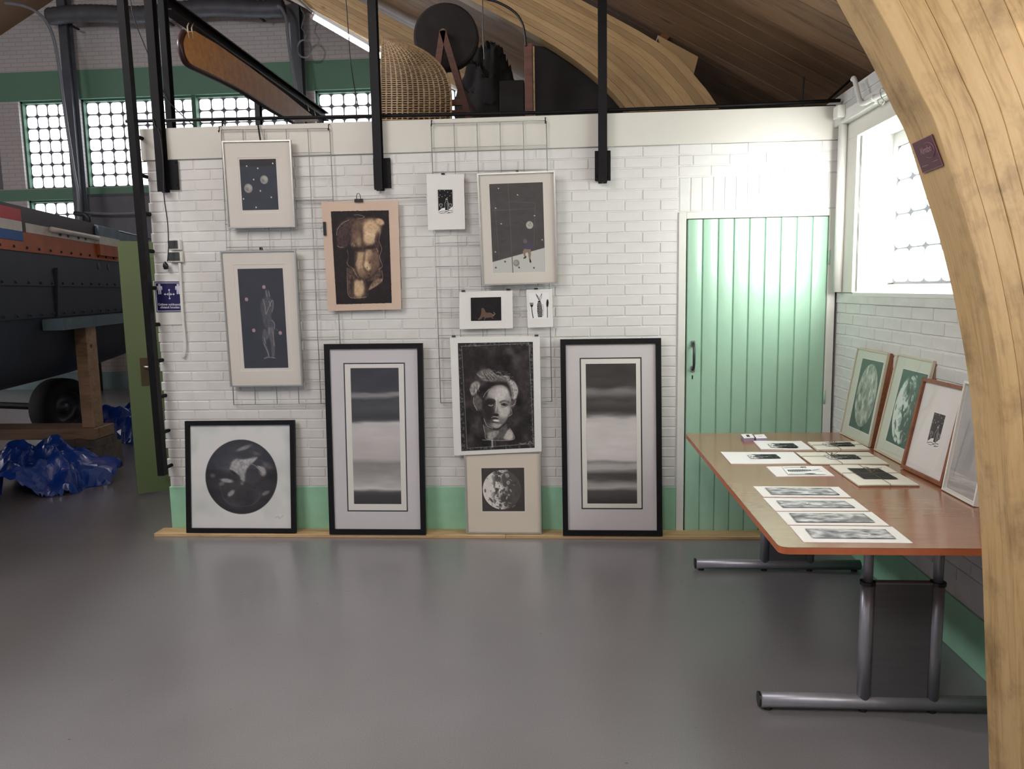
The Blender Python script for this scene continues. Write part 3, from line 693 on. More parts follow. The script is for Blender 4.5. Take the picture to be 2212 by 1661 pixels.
def art_head():
    W_, H_ = 190, 254; c = CV(W_, H_, .17, 112, 128, 1020/W_, 1395/H_); c.a[:] = (.185, .165, .17)
    t = fbm(H_, W_, 26, 5, seed=5); t2 = fbm(H_, W_, 4, 3, seed=6); fine = .6+.8*t2
    c.a += ((t-.5)*.28)[..., None]*np.array([1, .95, .97]); c.blob(820, 250, 70, 45, .42, .35, 30, 1); c.blob(300, 1240, 60, 70, .36, .35, 0, 1); c.blob(250, 1340, 50, 50, .33, .3, 0, 1); c.blob(900, 350, 60, 80, .38, .3, 30, 1)
    # border
    bord = ((c.X < 165) | (c.X > 1085) | (c.Y < 175) | (c.Y > 1480)).astype(float)
    c.mixin(bord, .16); c.mixin(bord*(t2 > .60), .30)
    for p in ([(150, 172), (660, 160), (1080, 150)], [(165, 178), (195, 1485)], [(1078, 160), (1115, 1465)], [(195, 1487), (1115, 1465)]): c.line(p, 7, .55, .7, False)
    hi = (.72, .70, .69); sk = (.60, .585, .58); dk = (.13, .115, .12)
    # hair masses
    c.poly([(360, 520), (430, 480), (540, 465), (600, 520), (690, 560), (780, 560), (800, 600), (740, 650), (600, 640), (450, 620), (400, 580)], (.40, .385, .38), .9, 2, True, fine)
    c.poly([(260, 720), (290, 650), (370, 620), (400, 680), (350, 760), (290, 810)], (.58, .565, .56), .85, 2, True, fine)
    c.poly([(770, 640), (840, 620), (905, 700), (915, 790), (870, 880), (830, 850), (800, 720)], (.62, .605, .60), .85, 2, True, fine)
    c.poly([(310, 830), (360, 800), (420, 860), (430, 980), (360, 1000), (315, 940)], (.36, .345, .34), .8, 3, True, fine)
    c.poly([(830, 880), (880, 880), (870, 960), (820, 1000), (810, 1080), (770, 1060)], (.34, .33, .33), .8, 2, True, fine)
    # face
    c.poly([(470, 800), (540, 710), (640, 675), (740, 700), (810, 790), (825, 900), (790, 1050), (720, 1180), (620, 1245), (520, 1220), (450, 1130), (430, 960)], (.43, .42, .415), 1, 2, True)
    c.blob(690, 800, 120, 105, hi, .85, 10, .8); c.blob(570, 790, 60, 60, sk, .7, 0, .9); c.blob(720, 1020, 75, 90, (.68, .665, .655), .8, 20, .8); c.blob(620, 1200, 60, 38, sk, .8, 0, .7); c.blob(605, 930, 22, 90, (.74, .72, .71), .8, 4, .7)
    c.blob(500, 1010, 70, 150, dk, .85, -8, .8); c.blob(530, 900, 65, 50, dk, .6, 0, .9)
    c.line([(475, 885), (520, 862), (575, 868), (600, 885)], 14, dk, .8); c.blob(585, 960, 24, 90, dk, .55, 6, .9); c.blob(545, 900, 50, 24, dk, .6, 0, .9); c.line([(660, 910), (720, 885), (790, 905)], 16, dk, .8)
    c.blob(725, 935, 45, 20, (.22, .21, .21), .9, 5, .5); c.blob(722, 930, 16, 14, dk, 1, 0, .3); c.line([(665, 960), (720, 968), (785, 940)], 9, (.3, .29, .29), .7)
    c.blob(540, 935, 35, 16, (.26, .25, .25), .9, 0, .5); c.line([(510, 935), (540, 945), (570, 935)], 8, (.7, .68, .67), .8)
    c.blob(605, 1065, 42, 18, dk, .95, 5, .5); c.blob(590, 1110, 48, 14, (.2, .18, .18), .95, 8, .5); c.blob(610, 1140, 42, 14, (.74, .72, .70), .95, 5, .5); c.blob(590, 1160, 50, 9, dk, .7, 5, .5); c.line([(545, 1098), (590, 1085), (640, 1105)], 7, (.62, .6, .6), .7)
    c.blob(655, 955, 26, 60, (.66, .65, .64), .7, -8, .9); c.blob(470, 1100, 36, 90, (.2, .185, .185), .7, -25, .9); c.blob(760, 860, 30, 60, (.5, .49, .48), .5, 10, 1); c.blob(640, 1175, 60, 14, (.34, .33, .32), .6, 0, .8)
    # hairline shadow
    c.line([(470, 800), (500, 720), (580, 660), (700, 650), (790, 700), (825, 820)], 34, dk, .75); c.line([(440, 960), (450, 860), (480, 780)], 26, dk, .7)
    # neck and bust
    c.poly([(440, 1190), (520, 1225), (620, 1250), (740, 1180), (760, 1250), (820, 1290), (830, 1395), (560, 1385), (480, 1385)], (.33, .32, .315), .95, 2, True, fine)
    c.poly([(700, 1370), (780, 1260), (830, 1320), (825, 1395), (740, 1395)], (.66, .645, .63), .85, 2, True); c.poly([(480, 1300), (590, 1270), (640, 1290), (560, 1380), (490, 1375)], (.55, .54, .53), .8, 2, True, fine)
    c.line([(520, 1225), (620, 1255), (720, 1190)], 16, dk, .8)
    for p in ([(430, 1190), (450, 1290), (490, 1385), (830, 1398), (830, 1310), (790, 1250)], [(410, 1385), (480, 1390)], [(310, 830), (305, 900), (350, 1000)], [(260, 720), (280, 790)], [(440, 830), (470, 780), (520, 730)], [(820, 960), (870, 930), (880, 880)], [(780, 1090), (825, 1060), (820, 1000)], [(365, 530), (420, 580), (480, 610)], [(700, 560), (770, 580), (770, 620)], [(740, 560), (800, 590), (780, 630)], [(440, 1110), (480, 1200), (560, 1240)], [(870, 650), (910, 740), (890, 850)], [(840, 640), (860, 730), (850, 830)]): c.line(p, 7, (.68, .665, .655), .75)
    rr = np.random.RandomState(4)
    for i in range(46):
        a = rr.uniform(0, 1); x, y = 400+a*400, 560-60*math.sin(PI*a)+rr.uniform(-30, 60); c.line([(x, y), (x+rr.uniform(10, 40), y+rr.uniform(-18, 18)), (x+rr.uniform(40, 80), y+rr.uniform(-10, 40))], 4, (.68, .66, .65) if rr.rand() > .5 else dk, .55)
    for i in range(30):
        sd = rr.rand() > .5; x0, y0 = (rr.uniform(270, 390), rr.uniform(640, 780)) if sd else (rr.uniform(790, 900), rr.uniform(640, 850)); c.line([(x0, y0), (x0+rr.uniform(-8, 14), y0+30), (x0+rr.uniform(-16, 10), y0+70)], 4, (.70, .69, .68) if rr.rand() > .5 else dk, .5)
    for i in range(9): c.line([(430+i*16, 500+i*5), (460+i*18, 560-i*3), (500+i*20, 620-i*4)], 5, (.2, .18, .18) if i % 2 else (.66, .65, .64), .6)
    c.line([(545, 1400), (548, 1480)], 18, .72, .9, False); c.line([(585, 1400), (588, 1480)], 16, .33, .9, False)
    c.line([(920, 1450), (960, 1460), (1000, 1455), (1010, 1448)], 6, .7, .8); c.line([(1040, 1465), (1060, 1435), (1085, 1450)], 6, .7, .8)
    c.a *= (.92+.16*t2)[..., None]
    return c
def art_planet():
    n = 210; c = CV(n, n, .6, 78, 105, 1450/n, 1460/n)
    bg = fbm(n, n, 60, 3, seed=11); c.a[:] = np.array([.76, .775, .77]); c.a += ((bg-.5)*.16)[..., None]
    d = np.hypot(c.X-810, (c.Y-838)*.985)
    disc = np.clip((516-d)/8+.5, 0, 1)
    t = fbm(n, n, 34, 5, 1.6, 1, seed=13); t2 = fbm(n, n, 5, 3, seed=14)
    q = CV(n, n, 0, 78, 105, 1450/n, 1460/n); q.a[:] = (.195, .18, .185); q.a += ((t-.45)*.30)[..., None]
    L = (.60, .60, .60)
    q.poly([(640, 750), (700, 600), (860, 590), (1040, 560), (1000, 620), (930, 680), (880, 770), (850, 930), (800, 935), (790, 830), (720, 790)], L, .95, 2, True, .75+.5*t2)
    q.blob(860, 430, 110, 28, (.56, .55, .55), .8, -20, .9); q.blob(1110, 760, 55, 70, (.60, .59, .59), .9, -20, .8); q.blob(1070, 710, 40, 22, L, .8, 35, .6); q.blob(600, 890, 90, 28, L, .85, 8, .8); q.blob(530, 930, 50, 28, (.45, .44, .45), .7, -30, .9); q.blob(660, 1070, 60, 32, (.55, .54, .55), .9, -40, .8); q.blob(1160, 1065, 60, 26, (.52, .5, .51), .8, -25, .8); q.blob(395, 820, 35, 30, (.42, .41, .42), .8, 0, 1); q.blob(1190, 680, 80, 40, (.42, .41, .42), .6, 30, 1); q.blob(1000, 500, 90, 25, (.46, .45, .46), .5, 20, 1)
    q.blob(880, 510, 110, 50, (.18, .17, .175), .8, -10, .9); q.blob(980, 800, 105, 110, (.22, .21, .215), .9, 0, .7); q.blob(700, 780, 70, 20, (.14, .13, .13), .8, 35, .6); q.blob(850, 920, 260, 22, (.15, .14, .14), .5, 25, 1)
    q.line([(960, 660), (1010, 680), (1050, 720), (1120, 780)], 7, (.7, .7, .7), .7)
    q.line([(500, 960), (540, 1120), (640, 1220), (800, 1258), (960, 1230), (1060, 1140), (1070, 1060)], 7, (.40, .38, .38), .6)
    for k in range(4): q.line([(590-k*45, 640-k*20), (600-k*50, 520-k*10), (680-k*60, 390+k*12)], 6, (.32, .30, .30), .5)
    q.line([(820, 970), (880, 1010), (1060, 1030)], 5, (.4, .39, .39), .5); q.a *= (.88+.24*t2)[..., None]
    sh = np.clip((d-380)/140, 0, 1); q.a *= (1-.35*sh)[..., None]
    m = disc[..., None]; c.a = c.a*(1-m)+q.a*m
    c.line([(1290, 1410), (1330, 1395), (1350, 1420), (1400, 1380)], 9, .52, .5)
    return c
def art_moon(n=180, full=False, tint=None, disc=(800, 832, 400), base=(.235, .22, .22)):
    c = CV(n, n, .2, 380, 385, 895/n, 890/n); c.a[:] = base
    t = fbm(n, n, 26, 5, seed=21); t2 = fbm(n, n, 7, 3, seed=22); t3 = fbm(n, n, 14, 4, seed=24)
    X, Y = c.X, c.Y; d = np.hypot(X-disc[0], Y-disc[1])
    if full:
        v = .52+.5*(t3-.5)+.25*(t2-.5); lit = 1+0*X
    else:
        lit = np.clip((935-X+70*np.sin(Y/62+1)+260*(t3-.5))/170, 0, 1)
        sea = np.clip((t3-.49)*9, 0, 1)*np.clip((X-560)/120, 0, 1)
        v = .76-.10*(t2-.5)-.45*sea
        v = v*lit+(1-lit)*(.235+.10*t+.05*(t2-.5))
    c.mixin(np.clip((disc[2]-d)/8+.5, 0, 1)*1.0, 0)
    m = np.clip((disc[2]-d)/8+.5, 0, 1)[..., None]; c.a = np.array(base)*(1-m)+(v[..., None]*np.array([1, .985, .97])*m)
    if not full:
        for (x, y, a, b, k) in ((730, 625, 50, 60, 0), (690, 825, 40, 32, 20), (760, 500, 70, 20, 10), (570, 1040, 60, 22, 50), (870, 730, 45, 50, 0), (452, 850, 18, 40, 0), (845, 835, 22, 46, 20), (720, 1180, 60, 12, 10), (830, 1010, 60, 70, 0)): c.blob(x, y, a, b, .27, .85, k, .5)
        for (x, y) in ((650, 700), (640, 735), (685, 960), (500, 600), (570, 860), (520, 1040), (700, 1110), (760, 640), (820, 930), (640, 980)): c.blob(x, y, 10, 12, .3, .8, 0, .6)
        for (x, y, rx, ry, k) in ((915, 535, 42, 30, 30), (935, 690, 34, 40, 10), (800, 460, 40, 22, 0), (880, 800, 22, 12, 30), (985, 850, 16, 34, -30), (945, 940, 24, 20, 0), (720, 700, 22, 36, 30), (790, 560, 14, 40, 10), (900, 1000, 16, 34, 20), (830, 1100, 40, 14, -20), (780, 1190, 50, 10, 10), (900, 440, 40, 12, 15)): c.blob(x, y, rx, ry, .72, .7, k, .6); c.blob(x+6, y+4, rx*.45, ry*.45, .3, .6, k, .8)
        for p in ([(880, 560), (925, 590), (960, 545)], [(1040, 730), (1070, 745)], [(930, 1100), (990, 1112)], [(700, 1210), (760, 1190), (830, 1170)], [(1010, 1190), (1070, 1150)], [(960, 620), (1010, 650)]): c.line(p, 8, .72, .7)
        c.line([(690, 1215), (560, 1140), (470, 1010), (412, 850), (430, 700), (510, 560), (650, 455)], 6, .8, .5)
    return c
def art_bands(which):
    w, h = 44, 200; c = CV(w, h, .2); y = np.linspace(0, 1, h)
    if which == 0: K = [(0, .19), (.1, .22), (.17, .23), (.185, .46), (.205, .5), (.23, .24), (.29, .28), (.36, .22), (.385, .3), (.41, .68), (.5, .70), (.6, .66), (.66, .66), (.70, .5), (.73, .52), (.80, .58), (.86, .66), (.885, .72), (.91, .3), (.94, .22), (1, .2)]
    else: K = [(0, .22), (.1, .23), (.16, .25), (.19, .42), (.21, .44), (.25, .27), (.28, .3), (.33, .24), (.36, .35), (.39, .68), (.45, .72), (.55, .73), (.63, .74), (.68, .72), (.70, .5), (.72, .62), (.75, .62), (.785, .28), (.82, .3), (.85, .55), (.88, .62), (.91, .3), (1, .2)]
    kx, ky = zip(*K); ns = fbm(h, w, 14, 4, 3, .6, seed=31+which)
    yy = np.clip(c.Y/h+(ns-.5)*.035, 0, 1); v = np.interp(yy, kx, ky)
    v = v+(ns-.5)*.07; c.a = np.repeat(v[..., None], 3, 2)*np.array([1, .985, .985])
    return c
def art_stars():    # two small moons in a dark field (zoom of the first silver frame)
    c = CV(90, 122, .2, 655, 350, 320/90, 402/122); c.a[:] = (.20, .205, .225); c.a += ((fbm(122, 90, 20, 4, seed=41)-.5)*.05)[..., None]
    for (x, y, r) in ((720, 578, 36), (862, 513, 34)):
        c.blob(x, y, r, r, (.52, .52, .50), 1, 0, .1); c.blob(x+8, y-8, r*.6, r*.5, (.64, .63, .61), .7, 20, .8); c.blob(x-10, y+6, r*.4, r*.4, (.40, .40, .39), .6, 0, .8)
    for (x, y) in ((718, 404), (812, 423), (945, 387), (771, 510), (823, 600), (915, 652), (777, 729), (672, 660)): c.blob(x, y, 5.5, 6, (.82, .82, .80), 1, 0, .3)
    return c
def art_figure():
    W_, H_ = 105, 222; c = CV(W_, H_, .2, 240, 268, 585/W_, 1150/H_); c.a[:] = (.185, .18, .20); t = fbm(H_, W_, 5, 4, .6, 1.6, seed=51); c.a += ((fbm(H_, W_, 30, 3, seed=52)-.5)*.05)[..., None]
    b = (.40, .395, .40); tex = np.clip(.35+1.1*t, 0, 1)
    sh = lambda x, y: (x-8, y)
    c.poly([(590, 510), (630, 520), (640, 600), (600, 620), (575, 570)], b, .6, 1, True, tex)
    c.poly([(545, 600), (600, 600), (670, 625), (675, 690), (650, 770), (640, 850), (680, 900), (665, 980), (640, 1000), (570, 960), (530, 900), (520, 780), (505, 700)], (.34, .335, .345), .8, 2, True, tex)
    c.poly([(530, 960), (600, 980), (590, 1060), (545, 1120), (580, 1230), (570, 1290), (520, 1310), (560, 1260), (510, 1120), (505, 1040)], b, .75, 1, True, tex)
    c.poly([(600, 940), (665, 960), (650, 1080), (665, 1150), (645, 1290), (615, 1290), (615, 1150), (595, 1060)], b, .75, 1, True, tex)
    for p in ([(550, 620), (565, 700), (570, 790), (600, 740), (650, 650), (672, 640), (672, 700), (650, 770)], [(590, 520), (600, 590)], [(625, 530), (635, 590)], [(595, 950), (600, 1020)], [(520, 1130), (560, 1220), (578, 1280)], [(640, 860), (675, 900), (668, 960)], [(620, 640), (640, 700)], [(510, 1305), (560, 1290), (660, 1300)], [(545, 1130), (530, 1060)], [(650, 1000), (655, 1150)]): c.line(p, 8, (.60, .59, .59), .7)
    for x, y in ((573, 481), (338, 618), (405, 976), (748, 1010)): c.blob(x-5, y, 21, 21, (.66, .55, .56), 1, 0, .15); c.blob(x-5, y, 12, 12, (.45, .34, .36), .7, 0, .3); c.blob(x-5, y, 6, 6, (.72, .62, .63), .8, 0, .3)
    c.line([(685, 955), (715, 985)], 5, .45, .8, False)
    return c
def art_sitter():
    W_, H_ = 125, 196; c = CV(W_, H_, .25, 705, 170, 548/W_, 890/H_); c.a[:] = (.275, .27, .275); c.a += ((fbm(H_, W_, 5, 3, 3, 1, seed=61)-.5)*.05)[..., None]
    c.poly([(700, 946), (1262, 816), (1262, 1070), (700, 1070)], (.68, .69, .68), 1, 0)
    c.line([(898, 170), (905, 400), (912, 900)], 4, (.42, .41, .41), .7, False); c.line([(912, 900), (915, 1060)], 7, (.2, .2, .2), .9, False)
    for p in ([(722, 432), (1165, 428)], [(752, 340), (778, 915)], [(912, 352), (1170, 372)], [(1170, 372), (1140, 800)]): c.line(p, 3.5, (.42, .41, .42), .6, False)
    for x, y in ((800, 218), (992, 288), (763, 411), (1157, 498), (813, 567), (1228, 739), (742, 844)): c.blob(x, y, 7, 5, (.78, .77, .76), 1, 0, .4)
    for x, y in ((838, 944), (740, 1001), (981, 1007), (1135, 1015)): c.blob(x, y, 9, 9, (.25, .25, .25), 1, 0, .4)
    c.blob(1104, 588, 36, 38, (.62, .62, .60), 1, 0, .12); c.line([(1085, 575), (1100, 600), (1110, 560), (1122, 600)], 5, (.42, .42, .42), .9)
    c.blob(955, 962, 32, 34, (.48, .48, .47), 1, 0, .15); c.blob(950, 958, 20, 20, (.58, .58, .57), .8, 0, .5)
    c.blob(1053, 748, 21, 23, (.36, .36, .38), 1, 0, .3)
    c.poly([(1060, 775), (1095, 768), (1118, 780), (1128, 812), (1110, 830), (1060, 825), (1040, 822), (1032, 805)], (.28, .27, .36), 1, 0)
    c.poly([(1040, 825), (1108, 828), (1108, 860), (1104, 930), (1088, 930), (1078, 862), (1050, 858), (1052, 900), (1040, 905), (1024, 852)], (.50, .43, .38), 1, 0)
    c.poly([(1030, 912), (1055, 892), (1062, 908), (1050, 920), (1028, 922)], (.13, .11, .11), 1, 0); c.poly([(1088, 928), (1104, 930), (1112, 960), (1098, 964), (1090, 950)], (.16, .11, .10), 1, 0)
    return c
def art_bottle(n=1.0, ink=(.065, .062, .08), wh=(.82, .81, .80)):
    W_, H_ = 66, 106; c = CV(W_, H_, .1, 190, 228, 148/W_, 236/H_); c.a[:] = ink
    for x, y in ((212, 240), (258, 238), (290, 254), (327, 263), (212, 282), (262, 286), (232, 298), (286, 308), (200, 303), (312, 290)): c.blob(x, y, 3, 3, wh, 1, 0, .4)
    c.poly([(190, 440), (230, 412), (262, 408), (262, 425), (300, 425), (335, 395), (340, 470), (300, 470), (190, 470)], wh, 1, 0)
    for p in ([(195, 452), (240, 440), (280, 448)], [(240, 462), (290, 440), (330, 436)], [(200, 465), (235, 458)], [(290, 462), (335, 450)], [(262, 470), (300, 452)]): c.line(p, 4.5, ink, .95)
    c.poly([(270, 318), (284, 318), (285, 345), (294, 362), (295, 432), (258, 432), (258, 362), (269, 345)], ink, 1, 0)
    c.line([(258, 430), (257, 365), (268, 346), (270, 320), (277, 315), (284, 320), (285, 346), (295, 362), (296, 430)], 2.6, wh, 1, False); c.line([(272, 326), (282, 326)], 6, wh, .8, False); c.line([(282, 360), (284, 425)], 4, wh, .8, False)
    for x in (217, 311):
        c.line([(x-15, 372), (x-14, 388), (x-3, 400), (x+4, 400), (x+14, 388), (x+15, 372), (x+8, 366), (x-8, 366), (x-15, 372)], 2.6, wh, .95, False); c.line([(x, 400), (x, 428)], 2.6, wh, .95, False); c.line([(x-9, 430), (x+9, 430)], 3, wh, .95, False); c.line([(x-12, 380), (x+10, 377)], 2.2, wh, .8, False)
    return c
def art_dog():
    W_, H_ = 112, 84; c = CV(W_, H_, .1, 520, 1308, 295/W_, 222/H_); c.a[:] = (.10, .09, .10)
    b = (.36, .29, .25)
    c.poly([(622, 1415), (640, 1408), (655, 1425), (668, 1450), (710, 1455), (735, 1470), (742, 1490), (700, 1500), (655, 1500), (640, 1492), (605, 1515), (588, 1515), (612, 1485), (622, 1450)], b, 1, 0, True)
    c.line([(630, 1500), (600, 1518)], 7, b, 1, False); c.line([(665, 1495), (650, 1518)], 8, b, 1, False); c.line([(715, 1490), (735, 1510)], 8, b, 1, False); c.line([(735, 1480), (752, 1468), (742, 1452)], 6, (.55, .5, .47), .9)
    for k in range(11):
        a = math.radians(200+k*14); x, y = 668+70*math.cos(a), 1462+68*math.sin(a); c.line([(x, y), (668+90*math.cos(a), 1462+84*math.sin(a))], 3, (.33, .28, .25), .6, False)
    for k in range(9): c.line([(560+k*27, 1506+(k % 3)*6), (575+k*27, 1508+(k % 3)*6)], 2.5, (.4, .34, .31), .7, False)
    return c
def art_fish():
    W_, H_ = 84, 110; c = CV(W_, H_, .85, 1092, 1268, 205/W_, 250/H_); c.a[:] = (.83, .82, .83); k = (.09, .09, .11)
    c.poly([(1185, 1345), (1175, 1385), (1174, 1440), (1180, 1500), (1224, 1500), (1228, 1440), (1222, 1385), (1208, 1345)], k, 1, 0)
    c.line([(1200, 1345), (1180, 1315), (1165, 1280), (1190, 1310), (1198, 1340), (1205, 1310), (1226, 1278), (1220, 1315), (1205, 1345)], 3.5, k, 1, False); c.line([(1172, 1290), (1192, 1335)], 5, k, .8, False)
    for j in range(12):
        for i in range(4): c.blob(1184+i*11+(j % 2)*5, 1362+j*11.5, 3.2, 3, (.80, .79, .8), .95, 0, .3)
    c.line([(1230, 1380), (1240, 1430), (1232, 1490)], 3, k, .7)
    c.line([(1118, 1400), (1122, 1450), (1130, 1505)], 8, k, 1, False); c.poly([(1100, 1362), (1136, 1360), (1134, 1392), (1120, 1408), (1106, 1394)], k, 1, 0)
    for x in (1110, 1119, 1128): c.line([(x, 1356), (x+1, 1380)], 3, (.83, .82, .83), 1, False)
    c.blob(1279, 1372, 12, 38, k, 1, 4, .2); c.line([(1277, 1400), (1275, 1505)], 7, k, 1, False)
    return c
def art_land(seed):
    W_, H_ = 150, 34; c = CV(W_, H_, .5); t = fbm(H_, W_, 9, 5, 2.5, 1, seed=seed); r = 1-np.abs(fbm(H_, W_, 12, 4, 3, 1, seed=seed+9)-.5)*4
    v = .46+(t-.5)*.55+np.clip(r, 0, 1)*.16; e = np.minimum(np.minimum(c.X, W_-c.X), np.minimum(c.Y, H_-c.Y)*1.5); v -= np.clip(1-e/6, 0, 1)*.12
    c.a = np.repeat(v[..., None], 3, 2)*np.array([.98, .99, 1])
    if seed % 4 == 0: c.line([(20, 8), (45, 12), (70, 20)], 2, .8, .8)
    if seed % 4 == 1: c.blob(78, 17, 12, 6, .75, .8); c.line([(50, 6), (62, 9), (60, 16)], 2, .8, .8)
    if seed % 4 == 2: c.poly([(105, 30), (126, 6), (150, 28)], .38, .6, 1); c.line([(40, 15), (70, 18)], 2, .78, .7, False)
    if seed % 4 == 3: c.line([(60, 10), (90, 8), (110, 20), (90, 26)], 3, .72, .7)
    return c
# ------------------------------------------------------------------ sheets and frames
class Quad:
    """u,v across four world corners TL,TR,BR,BL, d towards the viewer along n"""
    def __init__(s, tl, tr, br, bl, toward=None):
        s.P = [np.array(p, float) for p in (tl, tr, br, bl)]
        s.n = nrm(np.cross(s.P[3]-s.P[0], s.P[1]-s.P[0])); tw = C_-s.P[0] if toward is None else np.array(toward)
        if s.n@tw < 0: s.n = -s.n
        s.w = np.linalg.norm(s.P[1]-s.P[0]); s.h = np.linalg.norm(s.P[3]-s.P[0])
    def p(s, u, v, d=0): return (1-u)*(1-v)*s.P[0]+u*(1-v)*s.P[1]+u*v*s.P[2]+(1-u)*v*s.P[3]+s.n*d
    def box(s, mb, u0, u1, v0, v1, d0, d1):
        return mb.hexa([s.p(u0, v1, d0), s.p(u1, v1, d0), s.p(u1, v0, d0), s.p(u0, v0, d0), s.p(u0, v1, d1), s.p(u1, v1, d1), s.p(u1, v0, d1), s.p(u0, v0, d1)])
    def rim(s, mb, w, d0, d1, i0=0.):   # mitred ring of width w (metres), inset i0
        a, b = i0/s.w, i0/s.h; c, e = (i0+w)/s.w, (i0+w)/s.h
        O = [(a, b), (1-a, b), (1-a, 1-b), (a, 1-b)]; I = [(c, e), (1-c, e), (1-c, 1-e), (c, 1-e)]
        for k in range(4):
            j = (k+1) % 4; q = [O[k], O[j], I[j], I[k]]
            mb.hexa([s.p(*x, d0) for x in q]+[s.p(*x, d1) for x in q])
        return mb
    def ring(s, mb, o, i, d0, d1):  # o,i = (u0,v0,u1,v1)
        O = [(o[0], o[1]), (o[2], o[1]), (o[2], o[3]), (o[0], o[3])]; I = [(i[0], i[1]), (i[2], i[1]), (i[2], i[3]), (i[0], i[3])]
        for k in range(4):
            j = (k+1) % 4; q = [O[k], O[j], I[j], I[k]]
            mb.hexa([s.p(*x, d0) for x in q]+[s.p(*x, d1) for x in q])
        return mb
    def uv(s, px, py, d=0):   # pixel -> u,v on the plane lifted d
        q = onPl(px, py, s.P[0]+s.n*d, s.n)-s.n*d
        u = v = .5
        for _ in range(12):
            r = s.p(u, v)-q; du = (s.p(u+1e-4, v)-s.p(u, v))/1e-4; dv = (s.p(u, v+1e-4)-s.p(u, v))/1e-4
            A = np.array([[du@du, du@dv], [du@dv, dv@dv]]); x = np.linalg.solve(A, -np.array([r@du, r@dv])); u += x[0]; v += x[1]
        return u, v
    def sub(s, rect, d): u0, v0, u1, v1 = rect; return [s.p(u0, v0, d), s.p(u1, v0, d), s.p(u1, v1, d), s.p(u0, v1, d)]
def base_of(q): return (q.P[2]+q.P[3])/2
def rect_px(q, x0, y0, x1, y1, d=0):
    a = q.uv(x0, y0, d); b = q.uv(x1, y1, d); return (a[0], a[1], b[0], b[1])
def framed(q, name, label, fmat, fw_, depth, art, arect, matm, label_group=None, art_d=.004, glass=True, lines=None, mat_open=None, cat='picture', extra=None):
    t = thing(name, label, cat, base_of(q), label_group)
    part('frame', q.rim(MB(), fw_, 0, depth), M[fmat], t)
    part('backing', q.box(MB(), fw_*.4/q.w, 1-fw_*.4/q.w, fw_*.4/q.h, 1-fw_*.4/q.h, .0005, .003), M['plywood'], t)
    a, b = fw_*.8/q.w, fw_*.8/q.h
    mb_ = depth*.45
    mo = mat_open or arect
    part('mat_board', q.ring(MB(), (a, b, 1-a, 1-b), mo, .003, mb_), M[matm], t)
    if mat_open: part('sheet', q.box(MB(), a, 1-a, b, 1-b, .003, mb_-.0025), M[matm], t)
    if mo and lines is None:
        e = .0035; part('bevel', q.ring(MB(), (mo[0]-e/q.w, mo[1]-e/q.h, mo[2]+e/q.w, mo[3]+e/q.h), mo, mb_, mb_+.0006), M['mat_core'], t)
    if lines: lines(q, t, mb_)
    if art is not None: artobj(art, q.sub(arect, mb_-.002), q.n, t)
    if glass: part('glass', q.box(MB(), a, 1-a, b, 1-b, mb_+.003, mb_+.005), M['glass'], t)
    return t
A = {'torso': art_torso(), 'head': art_head(), 'planet': art_planet(), 'moon': art_moon(), 'b0': art_bands(0), 'b1': art_bands(1), 'stars': art_stars(), 'figure': art_figure(), 'sitter': art_sitter(), 'bottle': art_bottle(), 'dog': art_dog(), 'fish': art_fish()}
# pine batten on the floor
ba = thing('pine_batten', 'long thin pine batten lying along the foot of the white brick wall', 'plank', (-2.7, -.07, 0))
xb0 = onZ(353, 1147, 0)[0]
part('board', MB().bbox((xb0, -.135, .0), (-2.08, -.008, .022), .002), M['pine'], ba)
part('board', MB().bbox((-2.078, -.135, .0), (-.35, -.008, .022), .002), M['pine'], ba)
ZB = .0225
def wallq(c, yt=-.05, yb=None):
    yb = yt if yb is None else yb
    return Quad(onY(*c[0], yt), onY(*c[1], yt), onY(*c[2], yb), onY(*c[3], yb))
# framed pictures hung on the grids
q = wallq([(482, 306), (630, 303), (640, 491), (495, 494)], -.052)
framed(q, 'silver_framed_picture', 'silver framed print of two moons and stars, top left on the wire grid', 'silver', .008, .022, A['stars'], rect_px(q, 518, 345, 603, 453), 'mat_white', mat_open=rect_px(q, 514, 341, 611, 459))
q = wallq([(478, 543), (640, 540), (656, 833), (500, 835)], -.052)
framed(q, 'silver_framed_picture', 'silver framed tall print of a standing nude with four pink dots', 'silver', .008, .022, A['figure'], rect_px(q, 514, 581, 624, 794), 'mat_white', mat_open=rect_px(q, 505, 572, 632, 800))
q = wallq([(1031, 376), (1199, 370), (1205, 612), (1042, 617)], -.058)
framed(q, 'silver_framed_picture', 'silver framed print of a seated person on a slope beneath dark sky', 'silver', .009, .024, A['sitter'], rect_px(q, 1057, 398, 1178, 587), 'mat_white')
q = wallq([(1003, 977), (1168, 974), (1170, 1138), (1008, 1141)], -.02, -.095)
q = Quad(q.P[0], q.P[1], [q.P[2][0], -.095, ZB], [q.P[3][0], -.095, ZB])
framed(q, 'silver_framed_picture', 'silver framed square moon print standing on the batten', 'silver', .009, .02, A['moon'], rect_px(q, 1040, 1011, 1134, 1104), 'mat_cream')
